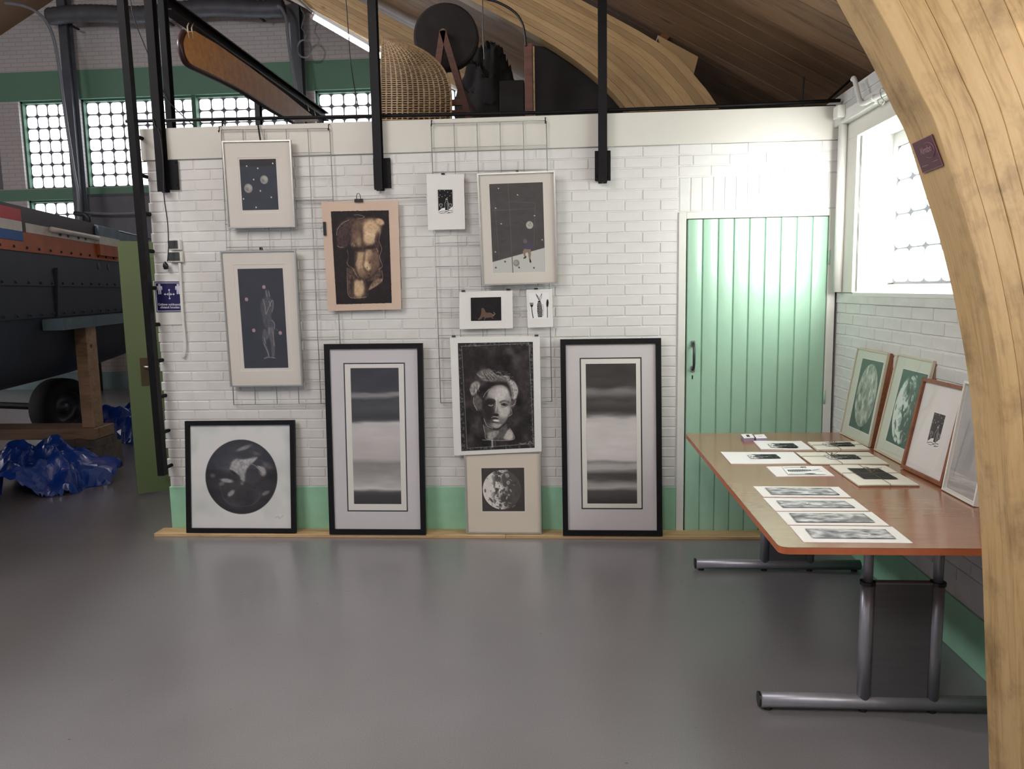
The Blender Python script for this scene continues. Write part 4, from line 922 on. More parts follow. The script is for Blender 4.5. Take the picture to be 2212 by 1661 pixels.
# black framed pictures leaning on the wall
q = wallq([(403, 909), (638, 907), (641, 1142), (406, 1143)], -.03, -.1)
q = Quad(q.P[0], q.P[1], [q.P[2][0], -.1, ZB], [q.P[3][0], -.1, ZB])
framed(q, 'black_framed_picture', 'square black framed print of a dark planet leaning at the wall end', 'black_frame', .03, .026, A['planet'], (.029/q.w, .029/q.h, 1-.029/q.w, 1-.029/q.h), 'mat_white', lines=lambda *a: None)
def blines(px):
    def f(q, t, d):
        o = rect_px(q, px[0], px[1], px[2], px[3]); w = .0075
        part('line', q.ring(MB(), o, (o[0]+w/q.w, o[1]+w/q.h, o[2]-w/q.w, o[3]-w/q.h), d, d+.0008), M['ink_black'], t, label='thin black border line on the mat')
        i = (o[0]+w/q.w, o[1]+w/q.h, o[2]-w/q.w, o[3]-w/q.h); j = rect_px(q, px[4], px[5], px[6], px[7])
        part('inner_mat', q.ring(MB(), i, j, d-.001, d+.0004), M['mat_core'], t)
        e = .004; a = .024; part('inner_edge', q.ring(MB(), (a/q.w, a/q.h, 1-a/q.w, 1-a/q.h), ((a+e)/q.w, (a+e)/q.h, 1-(a+e)/q.w, 1-(a+e)/q.h), d, d+.002), M['mat_core'], t)
    return f
q = wallq([(702, 743), (914, 741), (921, 1141), (714, 1143)], -.042, -.115)
q = Quad(q.P[0], q.P[1], [q.P[2][0], -.115, ZB], [q.P[3][0], -.115, ZB])
framed(q, 'black_framed_picture', 'tall black framed misty seascape left of the moon print', 'black_frame', .034, .028, A['b0'], rect_px(q, 758, 795, 868, 1088), 'mat_grey', lines=blines((743, 784, 882, 1104, 758, 795, 868, 1088)))
q = wallq([(1210, 733), (1427, 730), (1430, 1139), (1216, 1139)], -.03, -.115)
q = Quad(q.P[0], q.P[1], [q.P[2][0], -.115, ZB], [q.P[3][0], -.115, ZB])
framed(q, 'black_framed_picture', 'tall black framed misty seascape beside the green plank door', 'black_frame', .034, .028, A['b1'], rect_px(q, 1265, 786, 1376, 1087), 'mat_grey', lines=blines((1252, 773, 1388, 1099, 1265, 786, 1376, 1087)))
# loose sheets
def sheet(q, label, mat, art, arect, th=.0012, curl=0, deckle=0, name='art_print'):
    t = thing(name, label, 'print', base_of(q))
    mb = MB(); nu, nv = 10, 12; vs = []; 
    for sgn in (0, 1):
        for j in range(nv+1):
            for i in range(nu+1):
                u, v = i/nu, j/nv; d = curl*((1-u)**3)*v + th*sgn
                vs.append(q.p(u, v, d))
    fs = []; n1 = (nu+1)*(nv+1)
    for j in range(nv):
        for i in range(nu):
            a = j*(nu+1)+i; fs += [(a, a+1, a+nu+2, a+nu+1), (n1+a, n1+a+nu+1, n1+a+nu+2, n1+a+1)]
    for i in range(nu): fs += [(i, i+n1, i+1+n1, i+1), (nv*(nu+1)+i, nv*(nu+1)+i+1, n1+nv*(nu+1)+i+1, n1+nv*(nu+1)+i)]
    for j in range(nv): a = j*(nu+1); b = a+nu; fs += [(a, a+nu+1, n1+a+nu+1, n1+a), (b, n1+b, n1+b+nu+1, b+nu+1)]
    part('sheet', mb.add(vs, fs), M[mat], t, smooth=False)
    if art is not None: artobj(art, q.sub(arect, th+.0006+curl*.5), q.n, t, deckle=deckle)
    return t
q = wallq([(694, 436), (860, 433), (867, 668), (709, 672)], -.045)
sheet(q, 'beige sheet with a charcoal drawing of a headless male torso', 'paper_pink', A['torso'], rect_px(q, 714.5, 456, 847, 655), deckle=.006)
q = wallq([(921, 376), (1002, 376), (1005, 495), (925, 497)], -.045)
sheet(q, 'white sheet with a small linocut of a bottle and glasses, hung on the grid', 'paper', A['bottle'], rect_px(q, 946, 410, 978.5, 460.5), curl=.004)
q = wallq([(992, 630), (1107, 627), (1108, 709), (993, 711)], -.045)
sheet(q, 'white sheet with a dark linocut of a dog, hung under the seated figure', 'paper', A['dog'], rect_px(q, 1017, 643, 1083, 692), curl=.004)
q = wallq([(1137, 626), (1193, 624), (1195, 706), (1140, 708)], -.045)
sheet(q, 'small white sheet with a black fish, fork and knife linocut', 'paper', A['fish'], rect_px(q, 1142, 633, 1187, 688))
q = wallq([(972, 728), (1166, 725), (1170, 975), (981, 984)], -.045)
sheet(q, 'large white sheet with a dark drawing of a classical stone head', 'paper', A['head'], rect_px(q, 989, 741, 1155, 967))
# wire grids
def grid(c, nx, nz, label, y=-.030):
    P = [onY(*p, y) for p in c]; t = thing('wire_grid', label, 'grid', (P[2]+P[3])/2)
    q = Quad(*P)
    for i in range(nx+1): part('wire', MB().tube([q.p(i/nx, 0), q.p(i/nx, 1)], .0022 if 0 < i < nx else .003, 6), M['zinc'], t, smooth=True)
    for j in range(nz+1): part('wire', MB().tube([q.p(0, j/nz, .004), q.p(1, j/nz, .004)], .0022 if 0 < j < nz else .003, 6), M['zinc'], t, smooth=True)
    return t
grid([(478, 281), (712, 278), (741, 871), (505, 874)], 5, 12, 'left wire display grid holding the two narrow silver frames')
grid([(931, 268), (1180, 261), (1192, 867), (952, 870)], 5, 12, 'right wire display grid holding the seated figure picture')
a, b = onY(640, 434, -.038), onY(920, 426, -.038)
rod = part('hanging_rod', MB().tube([a, onY(735, 433, -.038), onY(800, 430, -.038), b], .003, 6), M['zinc'], org=a, smooth=True); tagk(rod, 'thin steel rod spanning between the two wire grids', 'rod')
def hook(px, py, label):
    p = onY(px, py, -.036); pts = [p+np.array((0, .10, .028)), p+np.array((0, .04, .032)), p+np.array((0, .0, .022)), p+np.array((0, -.002, -.004)), p+np.array((0, -.010, -.014)), p+np.array((0, -.018, -.006))]
    o = part('hook', MB().tube(pts, .003, 6), M['black_steel'], org=p, smooth=True); tagk(o, label, 'hook', 'hooks over the wall top')
for px, py, l in ((474, 281, 'black hook over the wall top at the left end of the left grid'), (710, 277, 'black hook over the wall top at the right end of the left grid'), (932, 268, 'black hook over the wall top at the left end of the right grid'), (1178, 262, 'black hook over the wall top at the right end of the right grid')): hook(px, py, l)
st = part('strap', MB().beam(onY(557, 268, -.03), onY(563, 306, -.06), .010, .003, (0, 1, 0)), M['black_steel'], org=onY(560, 300, -.04)); tagk(st, 'short black strap hanging over the wall above the two-moons picture', 'strap')
def binder(px, py, s, label, silver=False, y=-.052, rot=0):
    p = onY(px, py, y); mt = M['zinc'] if silver else M['clip_black']
    t = thing('binder_clip', label, 'clip', p, 'clips holding the prints')
    mb = MB().extrude([(y-.006*s, p[2]), (y+.014*s, p[2]), (y+.012*s, p[2]+.004*s), (y+.004*s, p[2]+.016*s), (y, p[2]+.016*s)], p[0]-.02*s, p[0]+.02*s, 0)
    part('body', mb, M['clip_black'], t)
    ph = [p+np.array(v)*s for v in ((-.010, 0, .012), (-.009, -.002, .030), (-.004, -.003, .040), (.004, -.003, .040), (.009, -.002, .030), (.010, 0, .012))]
    part('handle', MB().tube(ph, .0016*s, 6), mt, t, smooth=True)
t_ = [(775, 437, 1.35, 'large black binder clip at the top of the torso sheet', False), (957, 377, .55, 'small clip on top of the bottle sheet', True), (1001, 630, .6, 'small clip on the left corner of the dog sheet', True), (1098, 627, .6, 'small clip on the right corner of the dog sheet', True), (1158, 625, .6, 'small clip on top of the fish sheet', True), (980, 728, .6, 'small clip on the left corner of the stone head sheet', True), (1159, 726, .6, 'small clip on the right corner of the stone head sheet', True)]
for px, py, s, l, sv in t_: binder(px, py, s, l, sv)
p = onY(701, 495, -.05); mb = MB().box((p[0]-.006, -.058, p[2]-.04), (p[0]+.010, -.036, p[2]+.045)); t = thing('binder_clip', 'black binder clip on the left edge of the torso sheet', 'clip', p, 'clips holding the prints'); part('body', mb, M['clip_black'], t); part('handle', MB().tube([p+np.array((0, 0, .02)), p+np.array((-.022, 0, .012)), p+np.array((-.022, 0, -.012)), p+np.array((0, 0, -.02))], .0016, 6), M['zinc'], t)
for (px, py, l) in ((563, 537, 'tiny black clip above the standing nude picture'), (1117, 370, 'tiny black clip above the seated figure picture')):
    p = onY(px, py, -.06); o = part('picture_clip', MB().bbox(p-np.array((.008, .004, .008)), p+np.array((.008, .02, .008)), .002), M['clip_black'], org=p); tagk(o, l, 'clip')
# ------------------------------------------------------------------ steel posts
def ztop(x): return rz(x)+.02
def hpost(t, x, y, z0, z1, w=.05, name='post'):
    mb = MB().box((x-w/2, y-.03, z0), (x+w/2, y-.024, z1)).box((x-w/2, y+.024, z0), (x+w/2, y+.03, z1)).box((x-.004, y-.024, z0), (x+.004, y+.024, z1))
    part(name, mb, M['black_steel'], t)
for (px, py0, pla, plb, label) in ((354, 415, 345, 383, 'black steel hanging post at the left end of the white wall'), (820, 411, 808, 843, 'black steel hanging post between the two wire grids'), (1302, 395, 1285, 1319, 'black steel hanging post left of the plank door')):
    pb = onY(px, py0, -.045); x = pb[0]; t = thing('hanging_post', label, 'post', (x, -.045, pb[2]), 'steel posts down the wall face')
    hpost(t, x, -.045, pb[2], ztop(x), .052)
    a = onY(pla, py0-4, -.02); b = onY(plb, py0-70, -.02)
    part('mounting_plate', MB().bbox((a[0], -.022, a[2]), (b[0], -.0125 if b[2] < ZF else -.0125, min(b[2], ZF-.0)), .002), M['black_steel'], t)
    for dz in (.03, .17):
        for dx in (.012, b[0]-a[0]-.012): part('bolt', MB().ring((a[0]+dx, -.022, a[2]+dz), (0, -1, 0), [(0, .006), (.006, .006), (.007, 0)], 6), M['black_steel'], t)
# rear post + beam on the loft edge, and travelling beam
BX = -4.40; bn0 = onX(372, 18, BX); bn1 = onX(702, 252, BX)
t = thing('crane_beam', 'black steel beam running back over the loft above the orange board', 'beam', (BX, bn0[1], bn0[2]))
zb = bn0[2]
part('flange', MB().box((BX-.045, bn0[1]-.1, zb+.035), (BX+.045, bn1[1], zb+.045)), M['black_steel'], t)
part('flange', MB().box((BX-.045, bn0[1]-.1, zb-.045), (BX+.045, bn1[1], zb-.035)), M['black_steel'], t)
part('web', MB().box((BX-.006, bn0[1]-.1, zb-.035), (BX+.006, bn1[1], zb+.035)), M['black_steel'], t)
_p = onY(370, 270, .3); hpost(t, _p[0], .3, ZT, ztop(_p[0]), .04, 'post')
for yy in (onX(556, 200, BX)[1], bn1[1]-.15):
    hpost(t, BX, yy, ZT, zb-.045 if yy > bn0[1]+.1 else zb+.6, .045, 'post')
# ladder at the wall end
lt = onX(262, 0, -4.47); t = thing('ladder', 'black steel ladder fixed upright at the left end of the wall', 'ladder', (-4.45, .1, .33))
lb = onY(352, 1026, -.12); LX = lb[0]; top = onY(261, 0, -.12)
part('rail', MB().beam((LX, -.12, lb[2]), (top[0], -.12, top[2]+.8), .045, .05, (0, 1, 0)), M['black_steel'], t)
f2 = (2.62-lb[2])/(top[2]+.8-lb[2]); part('rail', MB().beam((LX, .33, lb[2]), (LX+(top[0]-LX)*f2, .33, 2.62), .045, .05, (0, 1, 0)), M['black_steel'], t)
for k in range(10):
    z = lb[2]+.04+k*.238; f = (z-lb[2])/(top[2]-lb[2]); xx = LX+(top[0]-LX)*f
    part('rung', MB().tube([(xx, -.11, z), (xx, .32, z)], .0125, 8), M['black_steel'], t, smooth=True)
for zz in (.5, 2.3):
    f = (zz-lb[2])/(top[2]-lb[2]); part('wall_bracket', MB().box((LX+(top[0]-LX)*f, .05, zz), (XL+.01, .08, zz+.03)), M['black_steel'], t)
# handrail over the wall
t = thing('handrail', 'thin black handrail running just above the top of the white wall', 'railing', (-2.2, .06, ZT))
A_ = [onY(272, 262, .02), onY(700, 253, .02), onY(1180, 243, .02), onY(1560, 229, .02), onY(1815, 217, .02)]
part('rail', MB().tube(A_, .011, 8), M['black_steel'], t, smooth=True)
for i, (px, py) in enumerate(((480, 258), (1178, 243), (1735, 220))):
    p = onY(px, py, .02); part('stanchion', MB().tube([p, (p[0], .02, ZT-.005)], .006, 6), M['black_steel'], t, smooth=True)
t = thing('upper_rail', 'thin dark steel rail above the wall behind the right hanging post', 'railing', (-.9, .1, ZT))
part('flat_bar', MB().beam((-1.4, .10, ZT+.012), (-.02, .10, ZT+.014), .05, .02), M['black_steel'], t)
part('upright', MB().tube([onY(1733, 215, .1), onY(1737, 165, .1)], .005, 6), M['black_steel'], t)
part('upright', MB().tube([onY(1790, 215, .1), onY(1842, 168, .1)], .008, 6), M['black_steel'], t)
# ------------------------------------------------------------------ small wall fittings, left
cb = thing('power_cord', 'black power cord with plug hanging down the wall end', 'cord', onY(358, 580, -.03))
pts = [onY(*p, -.088) for p in ((330, 255), (336, 275), (344, 285), (352, 350), (354, 420), (362, 480), (364, 530), (362, 565))]
part('cable', MB().tube(resamp(np.array(pts), 40), .0035, 6), M['black_plastic'], cb, smooth=True)
p = onY(358, 575, -.04); part('plug', MB().ring(p, (0, -.3, 1), [(0, -.02), (.014, -.018), (.018, 0), (.014, .014), (.006, .03), (0, .03)], 16), M['black_plastic'], cb, smooth=True); part('plug_pin', MB().tube([p, p+np.array((-.02, -.005, -.018))], .003, 6), M['zinc'], cb)
sw = thing('double_switch', 'pair of white surface switches with dark rockers above the blue sign', 'switch', onY(383, 567, 0))
for (x0, y0, x1, y1) in ((369, 518, 393, 541), (369, 543, 397, 567)):
    a = onY(x0, y1, 0); b = onY(x1, y0, 0); part('housing', MB().bbox((a[0], -.035, a[2]), (b[0], -.0005, b[2]), .004), M['white_plastic'], sw)
    part('rocker', MB().bbox((a[0]+.004, -.042, a[2]+.010), (b[0]-.012, -.034, b[2]-.006), .002), pbr('dark_grey_rocker', (.045, .05, .05), .4), sw)
cd = part('white_cable_conduit', MB().tube(resamp(np.array([onY(*p, -.02) for p in ((388, 568), (392, 640), (396, 700), (400, 745), (398, 765), (394, 772))]), 24), .0095, 8), M['white_plastic'], org=onY(398, 770, -.02), smooth=True); tagk(cd, 'white plastic conduit running down beside the blue sign', 'pipe')
q = wallq([(331, 607), (391, 607), (396, 701), (338, 702)], -.009)
sg = thing('distance_sign', 'navy sign on white board asking visitors to keep their distance', 'sign', base_of(q))
part('board', q.box(MB(), 0, 1, 0, 1, -.003, .0), M['white_plastic'], sg)
part('face', q.box(MB(), .035, .99, .012, .71, 0, .001), M['navy'], sg)
part('border', q.ring(MB(), (.065, .035, .985, .69), (.085, .05, .965, .675), .001, .0014), M['sign_white'], sg)
ic = MB()
for cx in (.21, .88):
    s_ = lambda u, v: q.p(cx+u, v, .0014)
    ic.add([s_(.045*math.cos(2*PI*k/12), .088+.024*math.sin(2*PI*k/12)) for k in range(12)], [tuple(range(12))])
    ic.add([s_(*z) for z in ((-.10, .125), (-.06, .112), (.06, .112), (.10, .125), (.10, .20), (.07, .20), (.065, .15), (.055, .15), (.055, .30), (.01, .30), (.005, .215), (-.005, .215), (-.01, .30), (-.055, .30), (-.055, .15), (-.065, .15), (-.07, .20), (-.10, .20))], [tuple(range(18))])
cx, cy = .555, .30
for dx, dy in ((0, -1), (0, 1), (1, 0), (-1, 0)):
    L1, L2, wd = (.20, .14, .045); kk = .62
    f = lambda a, b: q.p(cx+(dx*a+dy*b), cy+(dy*a+dx*b)*kk, .0014)
    ic.add([f(L1, 0), f(L2, wd), f(L2, .01), f(.05, .01), f(.05, -.01), f(L2, -.01), f(L2, -wd)], [tuple(range(7))])
part('icon', ic, M['sign_white'], sg, fix=False)
part('icon_centre', q.ring(MB(), (cx-.075, cy-.022, cx+.075, cy+.022), (cx-.06, cy-.012, cx+.06, cy+.012), .0014, .0018), M['sign_white'], sg)
def text(body, q, u, v, size, mat, parent, d=.0016, up_ang=0, align='CENTER', name='lettering', sx=1):
    cu = bpy.data.curves.new(name, 'FONT'); cu.body = body; cu.size = size; cu.align_x = align; cu.align_y = 'CENTER'; cu.extrude = .0002; cu.offset = .0004
    cu.materials.append(M[mat]); o = bpy.data.objects.new(name, cu); COL.objects.link(o); o.parent = parent
    ex = nrm(q.P[1]-q.P[0]); ez = q.n; ey = np.cross(ez, ex)
    if up_ang: c_, s_ = math.cos(up_ang), math.sin(up_ang); ex, ey = ex*c_+ey*s_, ey*c_-ex*s_
    P = q.p(u, v, d)-ORG[parent.name]
    ml = Matrix(((ex[0]*sx, ey[0], ez[0], P[0]), (ex[1]*sx, ey[1], ez[1], P[1]), (ex[2]*sx, ey[2], ez[2], P[2]), (0, 0, 0, 1)))
    bpy.context.view_layer.update(); me = bpy.data.meshes.new_from_object(o.evaluated_get(bpy.context.evaluated_depsgraph_get())); me.transform(ml)
    bpy.data.objects.remove(o); o = bpy.data.objects.new(name, me); COL.objects.link(o); o.parent = parent
    return o
text('Gelieve voldoende', q, .55, .535, .0215, 'sign_white', sg); text('afstand houden', q, .55, .60, .0215, 'sign_white', sg); text('1,5m', q, cx, cy, .012, 'sign_white', sg)
# ------------------------------------------------------------------ plank door and its frame
fr = MB().bbox((XJ, -.008, 0), (-.927, .09, 2.054), .003).bbox((-.927, -.008, 2.013), (-.062, .09, 2.054), .003).bbox((-.062, -.008, 0), (-.014, .09, 2.054), .003)
dr = bpy.data.objects.new('door_1', None); COL.objects.link(dr); dr.location = (-.5, 0, 0); ORG[dr.name] = np.array((-.5, 0, 0)); dr['kind'] = 'structure'
part('door_frame', fr, M['frame_white'], dr)
nb = 9; x0 = -.918; w = (-.064-x0)/nb
prof = []
mbd = MB(); npf = 10
vs = []; fs = []
pts = [(0, .0125), (.003, .006), (.004, .001)]+[(.004+(w-.010)*k/6, .001+.0035*(k/6)**2+.003*math.sin(PI*k/6)*-.6) for k in range(7)]+[(w-.004, .010), (w, .0125)]
n = len(pts)
for z in (.012, 2.008):
    for (xx, yy) in pts: vs.append((xx, yy, z))
    vs.append((w, .035, z)); vs.append((0, .035, z))
m_ = n+2
fs = [(i, (i+1) % m_, m_+(i+1) % m_, m_+i) for i in range(m_)]+[tuple(range(m_)), tuple(range(m_, 2*m_))]
dme = MB().add(vs, fs).mesh('plank', (0, 0, 0)); fixn(dme); dme.materials.append(M['door_green'])
for i in range(nb): inst('plank', dme, dr, (x0+i*w, -.004, 0))
part('door_gap', MB().box((-.93, .03, 0), (-.06, .05, 2.02)), M['black_plastic'], dr)
hx = onY(1497, 770, -.01)[0]; hz = onY(1497, 770, -.01)[2]
h_ = part('door_handle', MB().tube([(hx, -.01, hz+.085), (hx, -.035, hz+.07), (hx, -.05, hz+.045), (hx, -.05, hz-.045), (hx, -.035, hz-.07), (hx, -.01, hz-.085)], .0085, 8), pbr('worn_dark_iron', (.06, .07, .07), .4, metal=.6), dr, smooth=True)
part('handle_plate', MB().bbox((hx-.013, -.012, hz+.06), (hx+.013, -.004, hz+.10), .003).bbox((hx-.013, -.012, hz-.10), (hx+.013, -.004, hz-.06), .003), M['alu'], h_)
kx = onY(1496, 815, -.01); part('keyhole', MB().box((kx[0]-.004, -.0055, kx[2]-.012), (kx[0]+.004, -.0035, kx[2]+.012)), M['black_plastic'], dr)
for zz in (1.72, .85): part('hinge', MB().tube([(-.060, -.011, zz), (-.060, -.011, zz+.085)], .006, 8), M['door_green'], dr, smooth=True)
# open green door at the side of the partition room
hp = np.array([-4.42, 1.36]); ep = onZ(302, 1067, .02)[:2]; ep = hp+nrm(ep-hp)*.86
ztd = onY(265, 520, ep[1])[2]
d2 = bpy.data.objects.new('door_2', None); COL.objects.link(d2); d2.location = (hp[0], hp[1], 0); ORG[d2.name] = np.array((hp[0], hp[1], 0)); d2['kind'] = 'structure'
TL, TR, BR, BL = (ep[0], ep[1], ztd), (hp[0], hp[1], ztd), (hp[0], hp[1], .02), (ep[0], ep[1], .02)
q = Quad(TL, TR, BR, BL); 
part('door_leaf', q.box(MB(), 0, 1, 0, 1, -.04, 0), M['door_olive'], d2)
part('raised_panel', q.ring(MB(), (.24, .06, .80, .96), (.25, .065, .79, .955), 0, .006), M['door_olive'], d2); part('raised_panel', q.ring(MB(), (.29, .08, .75, .94), (.30, .085, .74, .935), 0, .004), M['door_olive'], d2)
pu, pv = q.uv(313, 803); ph = part('handle_plate', q.box(MB(), pu-.035, pu+.03, pv-.055, pv+.055, 0, .006), pbr('brass_brown_plate', (.10, .07, .035), .4, metal=.5), d2)
a_ = q.p(pu, pv-.02, .0); part('door_handle', MB().tube([a_, q.p(pu, pv-.02, .045), q.p(pu+.02, pv-.02, .05), q.p(pu+.15, pv-.02, .05)], .009, 8), M['silver'], d2, smooth=True)
# ------------------------------------------------------------------ right wall pipes
p_ = thing('corner_pipe', 'white painted pipe standing in the corner beside the window', 'pipe', (-.03, -.12, SILL))
part('pipe', MB().tube([(-.034, -.105, SILL+.004), (-.034, -.105, 2.53)], .026, 12), M['frame_white'], p_, smooth=True)
p_ = thing('wall_pipe', 'bent white pipe clamped along the top of the right wall', 'pipe', onX(1865, 222, -.07))
wp = [onX(*p, -.07) for p in ((1842, 172), (1846, 172), (1858, 218), (1868, 223), (1885, 214), (1925, 194))]; wp.append(wp[-1]+(wp[-1]-wp[-2])*3)
part('pipe', MB().tube(resamp(np.array(wp), 60), .013, 10), M['frame_white'], p_, smooth=True)
c_ = onX(1888, 212, -.07); part('clamp', MB().ring(c_, wp[-1]-wp[-2], [(.013, -.012), (.019, -.010), (.019, .010), (.013, .012)], 12).bbox(c_+np.array((0, -.01, -.03)), c_+np.array((.075, .01, -.012)), .002), M['frame_white'], p_)
o = part('junction_box', MB().bbox((-.10, -.20, 2.555), (-.055, -.12, 2.625), .004), M['frame_white'], org=(-.08, -.16, 2.55)); tagk(o, 'small white box on the ledge in the corner above the window', 'box')
hk = [onX(*p, -.085) for p in ((1912, 196), (1905, 190), (1901, 196), (1904, 210), (1910, 218), (1906, 226), (1899, 225), (1896, 219))]
o = part('wire_hook', MB().tube(resamp(np.array(hk), 30), .0022, 6), M['zinc'], org=hk[0], smooth=True); tagk(o, 'thin wire S hook hanging from the white wall pipe', 'hook')
# placard on the arch soffit
n_ = nrm(np.cross(np.array([-.643, 0, 1.885])-np.array([-.70, 0, 2.04]), (0, 1, 0))); P0 = np.array([-.672, -2.6, 1.963])
q = Quad(*[onPl(*p, P0, n_) for p in ((1973, 309), (2015, 289), (2040, 356), (1996, 373))])
pc = thing('maroon_placard', 'small maroon placard fixed to the inside of the front arch', 'sign', base_of(q))
part('card', q.box(MB(), 0, 1, 0, 1, .001, .004), M['maroon'], pc); part('card_edge', q.rim(MB(), .0012, .004, .0045), M['maroon_ink'], pc)
text('Almabo', q, .52, .36, .026, 'maroon_ink', pc, .0045, sx=.8)
cc_ = MB().tube([q.p(.64+.27*math.cos(a), .40+.24*math.sin(a), .0047) for a in np.linspace(-1.9, 2.4, 24)], .0006, 4)
part('emblem', cc_, M['maroon_ink'], pc); part('text_line', q.box(MB(), .62, .88, .775, .79, .004, .0044), M['maroon_ink'], pc); part('text_line', q.box(MB(), .08, .38, .80, .82, .004, .0044), M['maroon_ink'], pc)
# ------------------------------------------------------------------ table
TT = .745; TX0 = -.986; TY0 = -2.430; TY1 = -.43
tb = thing('desk_table', 'long cherry topped table on grey steel legs along the right wall', 'table', (-.5, -1.43, 0))
r = .03; pl = []
for cx, cy, a0 in ((TX0+r, TY0+r, 180), (-.012-r, TY0+r, 270), (-.012-r, TY1-r, 0), (TX0+r, TY1-r, 90)):
    for k in range(5): a = math.radians(a0+22.5*k); pl.append((cx+r*math.cos(a), cy+r*math.sin(a)))
part('table_top', MB().extrude(pl, TT-.003, TT, 2), M['cherry'], tb)
part('table_edge', MB().extrude(pl, TT-.024, TT-.0031, 2), M['cherry_edge'], tb, label='orange brown table edge')
def tleg(yy, z_col):
    f = thing_part = None
    xa = onY(1840, 1400, -2.11)[0]; x1, x2 = -.575, -.325
    ft = MB().tube([(-.955, yy, .040), (-.05, yy, .040)], .030, 14); ft.v = [(v[0], v[1], .008+(v[2]-.01)*.93) for v in ft.v]
    lg = part('leg', ft, M['alu'], tb, smooth=True)
    for x in (x1, x2):
        part('column', MB().tube([(x, yy, .05), (x, yy, .50)], .024, 16), M['alu'], lg, smooth=True)
        part('collar', MB().tube([(x, yy, .495), (x, yy, .508)], .028, 16), M['black_plastic'], lg)
        part('inner_column', MB().tube([(x, yy, .50), (x, yy, TT-.024)], .0175, 12), M['alu'], lg, smooth=True)
    part('side_panel', MB().bbox((x1+.022, yy-.012, .012), (x2-.022, yy+.012, .505), .002), M['panel_grey'], lg)
    part('panel_cap', MB().bbox((x1+.02, yy-.014, .500), (x2-.02, yy+.014, .508), .002), M['alu'], lg)
    for x in (-.925, x1+.0, x2, -.08): part('foot', MB().tube([(x, yy, 0), (x, yy, .016)], .016, 10), M['black_plastic'], lg)
    part('end_cap', MB().tube([(-.962, yy, .038), (-.955, yy, .038)], .029, 14), M['black_plastic'], lg)
tleg(-2.11, 0); tleg(-.66, 0)
part('cross_beam', MB().box((-.60, -2.15, TT-.05), (-.54, -.62, TT-.024)).box((-.36, -2.15, TT-.05), (-.30, -.62, TT-.024)), M['alu'], tb)
# -- flat things on the table; Z6 maps study coordinates of the table crop to photo pixels
def Z6(x, y): return (1530+x/4.706, 920+y/4.706)
def tq(c, z): return Quad(*[onZ(*Z6(*p), z) for p in c], toward=(0, 0, 1))
def tpile(c, h, label, mat, art, ac, name='print_stack', layers=3, string=None, artf=None, cat='print', wav=.002, seed=0):
    q = tq(c, TT+h); t = thing(name, label, cat, (*base_of(q)[:2], TT)); rs = np.random.RandomState(seed)
    for k in range(layers):
        d0 = -h+h*k/layers; d1 = -h+h*(k+1)/layers-.0004; o = rs.uniform(-.006, .006, 2) if k < layers-1 else (0, 0)
        mb = MB(); n = 8; vs = []
        for s_ in (0, 1):
            for j in range(3):
                for i in range(n+1):
                    u, v = i/n, j/2; wv = wav*math.sin(u*5+seed)*(.5 if s_ == 0 and k == 0 else 1)*(k/max(layers, 1)); wv = max(wv, -(h*k/layers)*.8) if k else 0
                    vs.append(q.p(u+o[0], v+o[1], (d1 if s_ else d0)+wv*.4))
        n1 = 3*(n+1); fs = []
        for j in range(2):
            for i in range(n): a = j*(n+1)+i; fs += [(a, a+1, a+n+2, a+n+1), (n1+a, n1+a+n+1, n1+a+n+2, n1+a+1)]
        for i in range(n): b = 2*(n+1)+i; fs += [(i, i+n1, i+1+n1, i+1), (b, b+1, n1+b+1, n1+b)]
        for j in range(2): a = j*(n+1); b = a+n; fs += [(a, a+n+1, n1+a+n+1, n1+a), (b, n1+b, n1+b+n+1, b+n+1)]
        part('sheet', mb.add(vs, fs), M[mat] if k else M['plywood' if string else mat], t)
    if art is not None:
        P = [onZ(*Z6(*p), TT+h+.001) for p in ac]; artobj(art, P, (0, 0, 1), t, lift=.0008+wav*.4)
    if string:
        su, sv = string; g_ = .0018+wav*.4
        part('string', MB().tube([q.p(su, -.004, -h), q.p(su, -.004, g_), q.p(su-.01, .5, g_), q.p(su, 1.004, g_), q.p(su, 1.004, -h)], .0012, 5), M['raffia'], t)
        part('string', MB().tube([q.p(-.004, sv, -h), q.p(-.004, sv, g_), q.p(.5, sv-.01, g_), q.p(1.004, sv, g_), q.p(1.004, sv, -h)], .0012, 5), M['raffia'], t)
        kn = MB(); ku, kv = su-.005, sv
        for m in range(7):
            a = rs.uniform(0, 2*PI); L = rs.uniform(.02, .06); c0 = q.p(ku, kv, g_); kn.tube([c0, c0+np.array((math.cos(a)*L*.5, math.sin(a)*L*.5, .012+.012*rs.rand())), c0+np.array((math.cos(a)*L, math.sin(a)*L, .004+.02*rs.rand()))], .0011, 4)
        part('bow', kn, M['raffia'], t)
    return t, q
def rot90(c):   # picture lying with its top towards the right
    r = CV(2, 2, 0); r.a = np.rot90(c.a, -1); r.h, r.w = r.a.shape[:2]; return r
bot = rot90(A['bottle']); fsh = rot90(A['fish']); 
tpile([(460, 152), (945, 150), (1062, 235), (540, 238)], .006, 'loose bottle linocut stack nearest the small card stacks', 'paper', bot, [(600, 184), (862, 181), (922, 223), (640, 224)], layers=3, seed=1, wav=.006)
tpile([(1010, 160), (1500, 155), (1640, 232), (1110, 240)], .013, 'string-tied bottle linocut bundle nearest the door, with a raffia bow', 'paper_cream', bot, [(1150, 176), (1440, 167), (1495, 206), (1205, 207)], layers=4, string=(.45, .5), seed=2)
tpile([(125, 262), (865, 265), (1000, 380), (232, 382)], .004, 'wide bottle linocut sheet on the table edge side, untied', 'paper', bot, [(395, 292), (685, 290), (742, 331), (432, 333)], layers=2, seed=3)
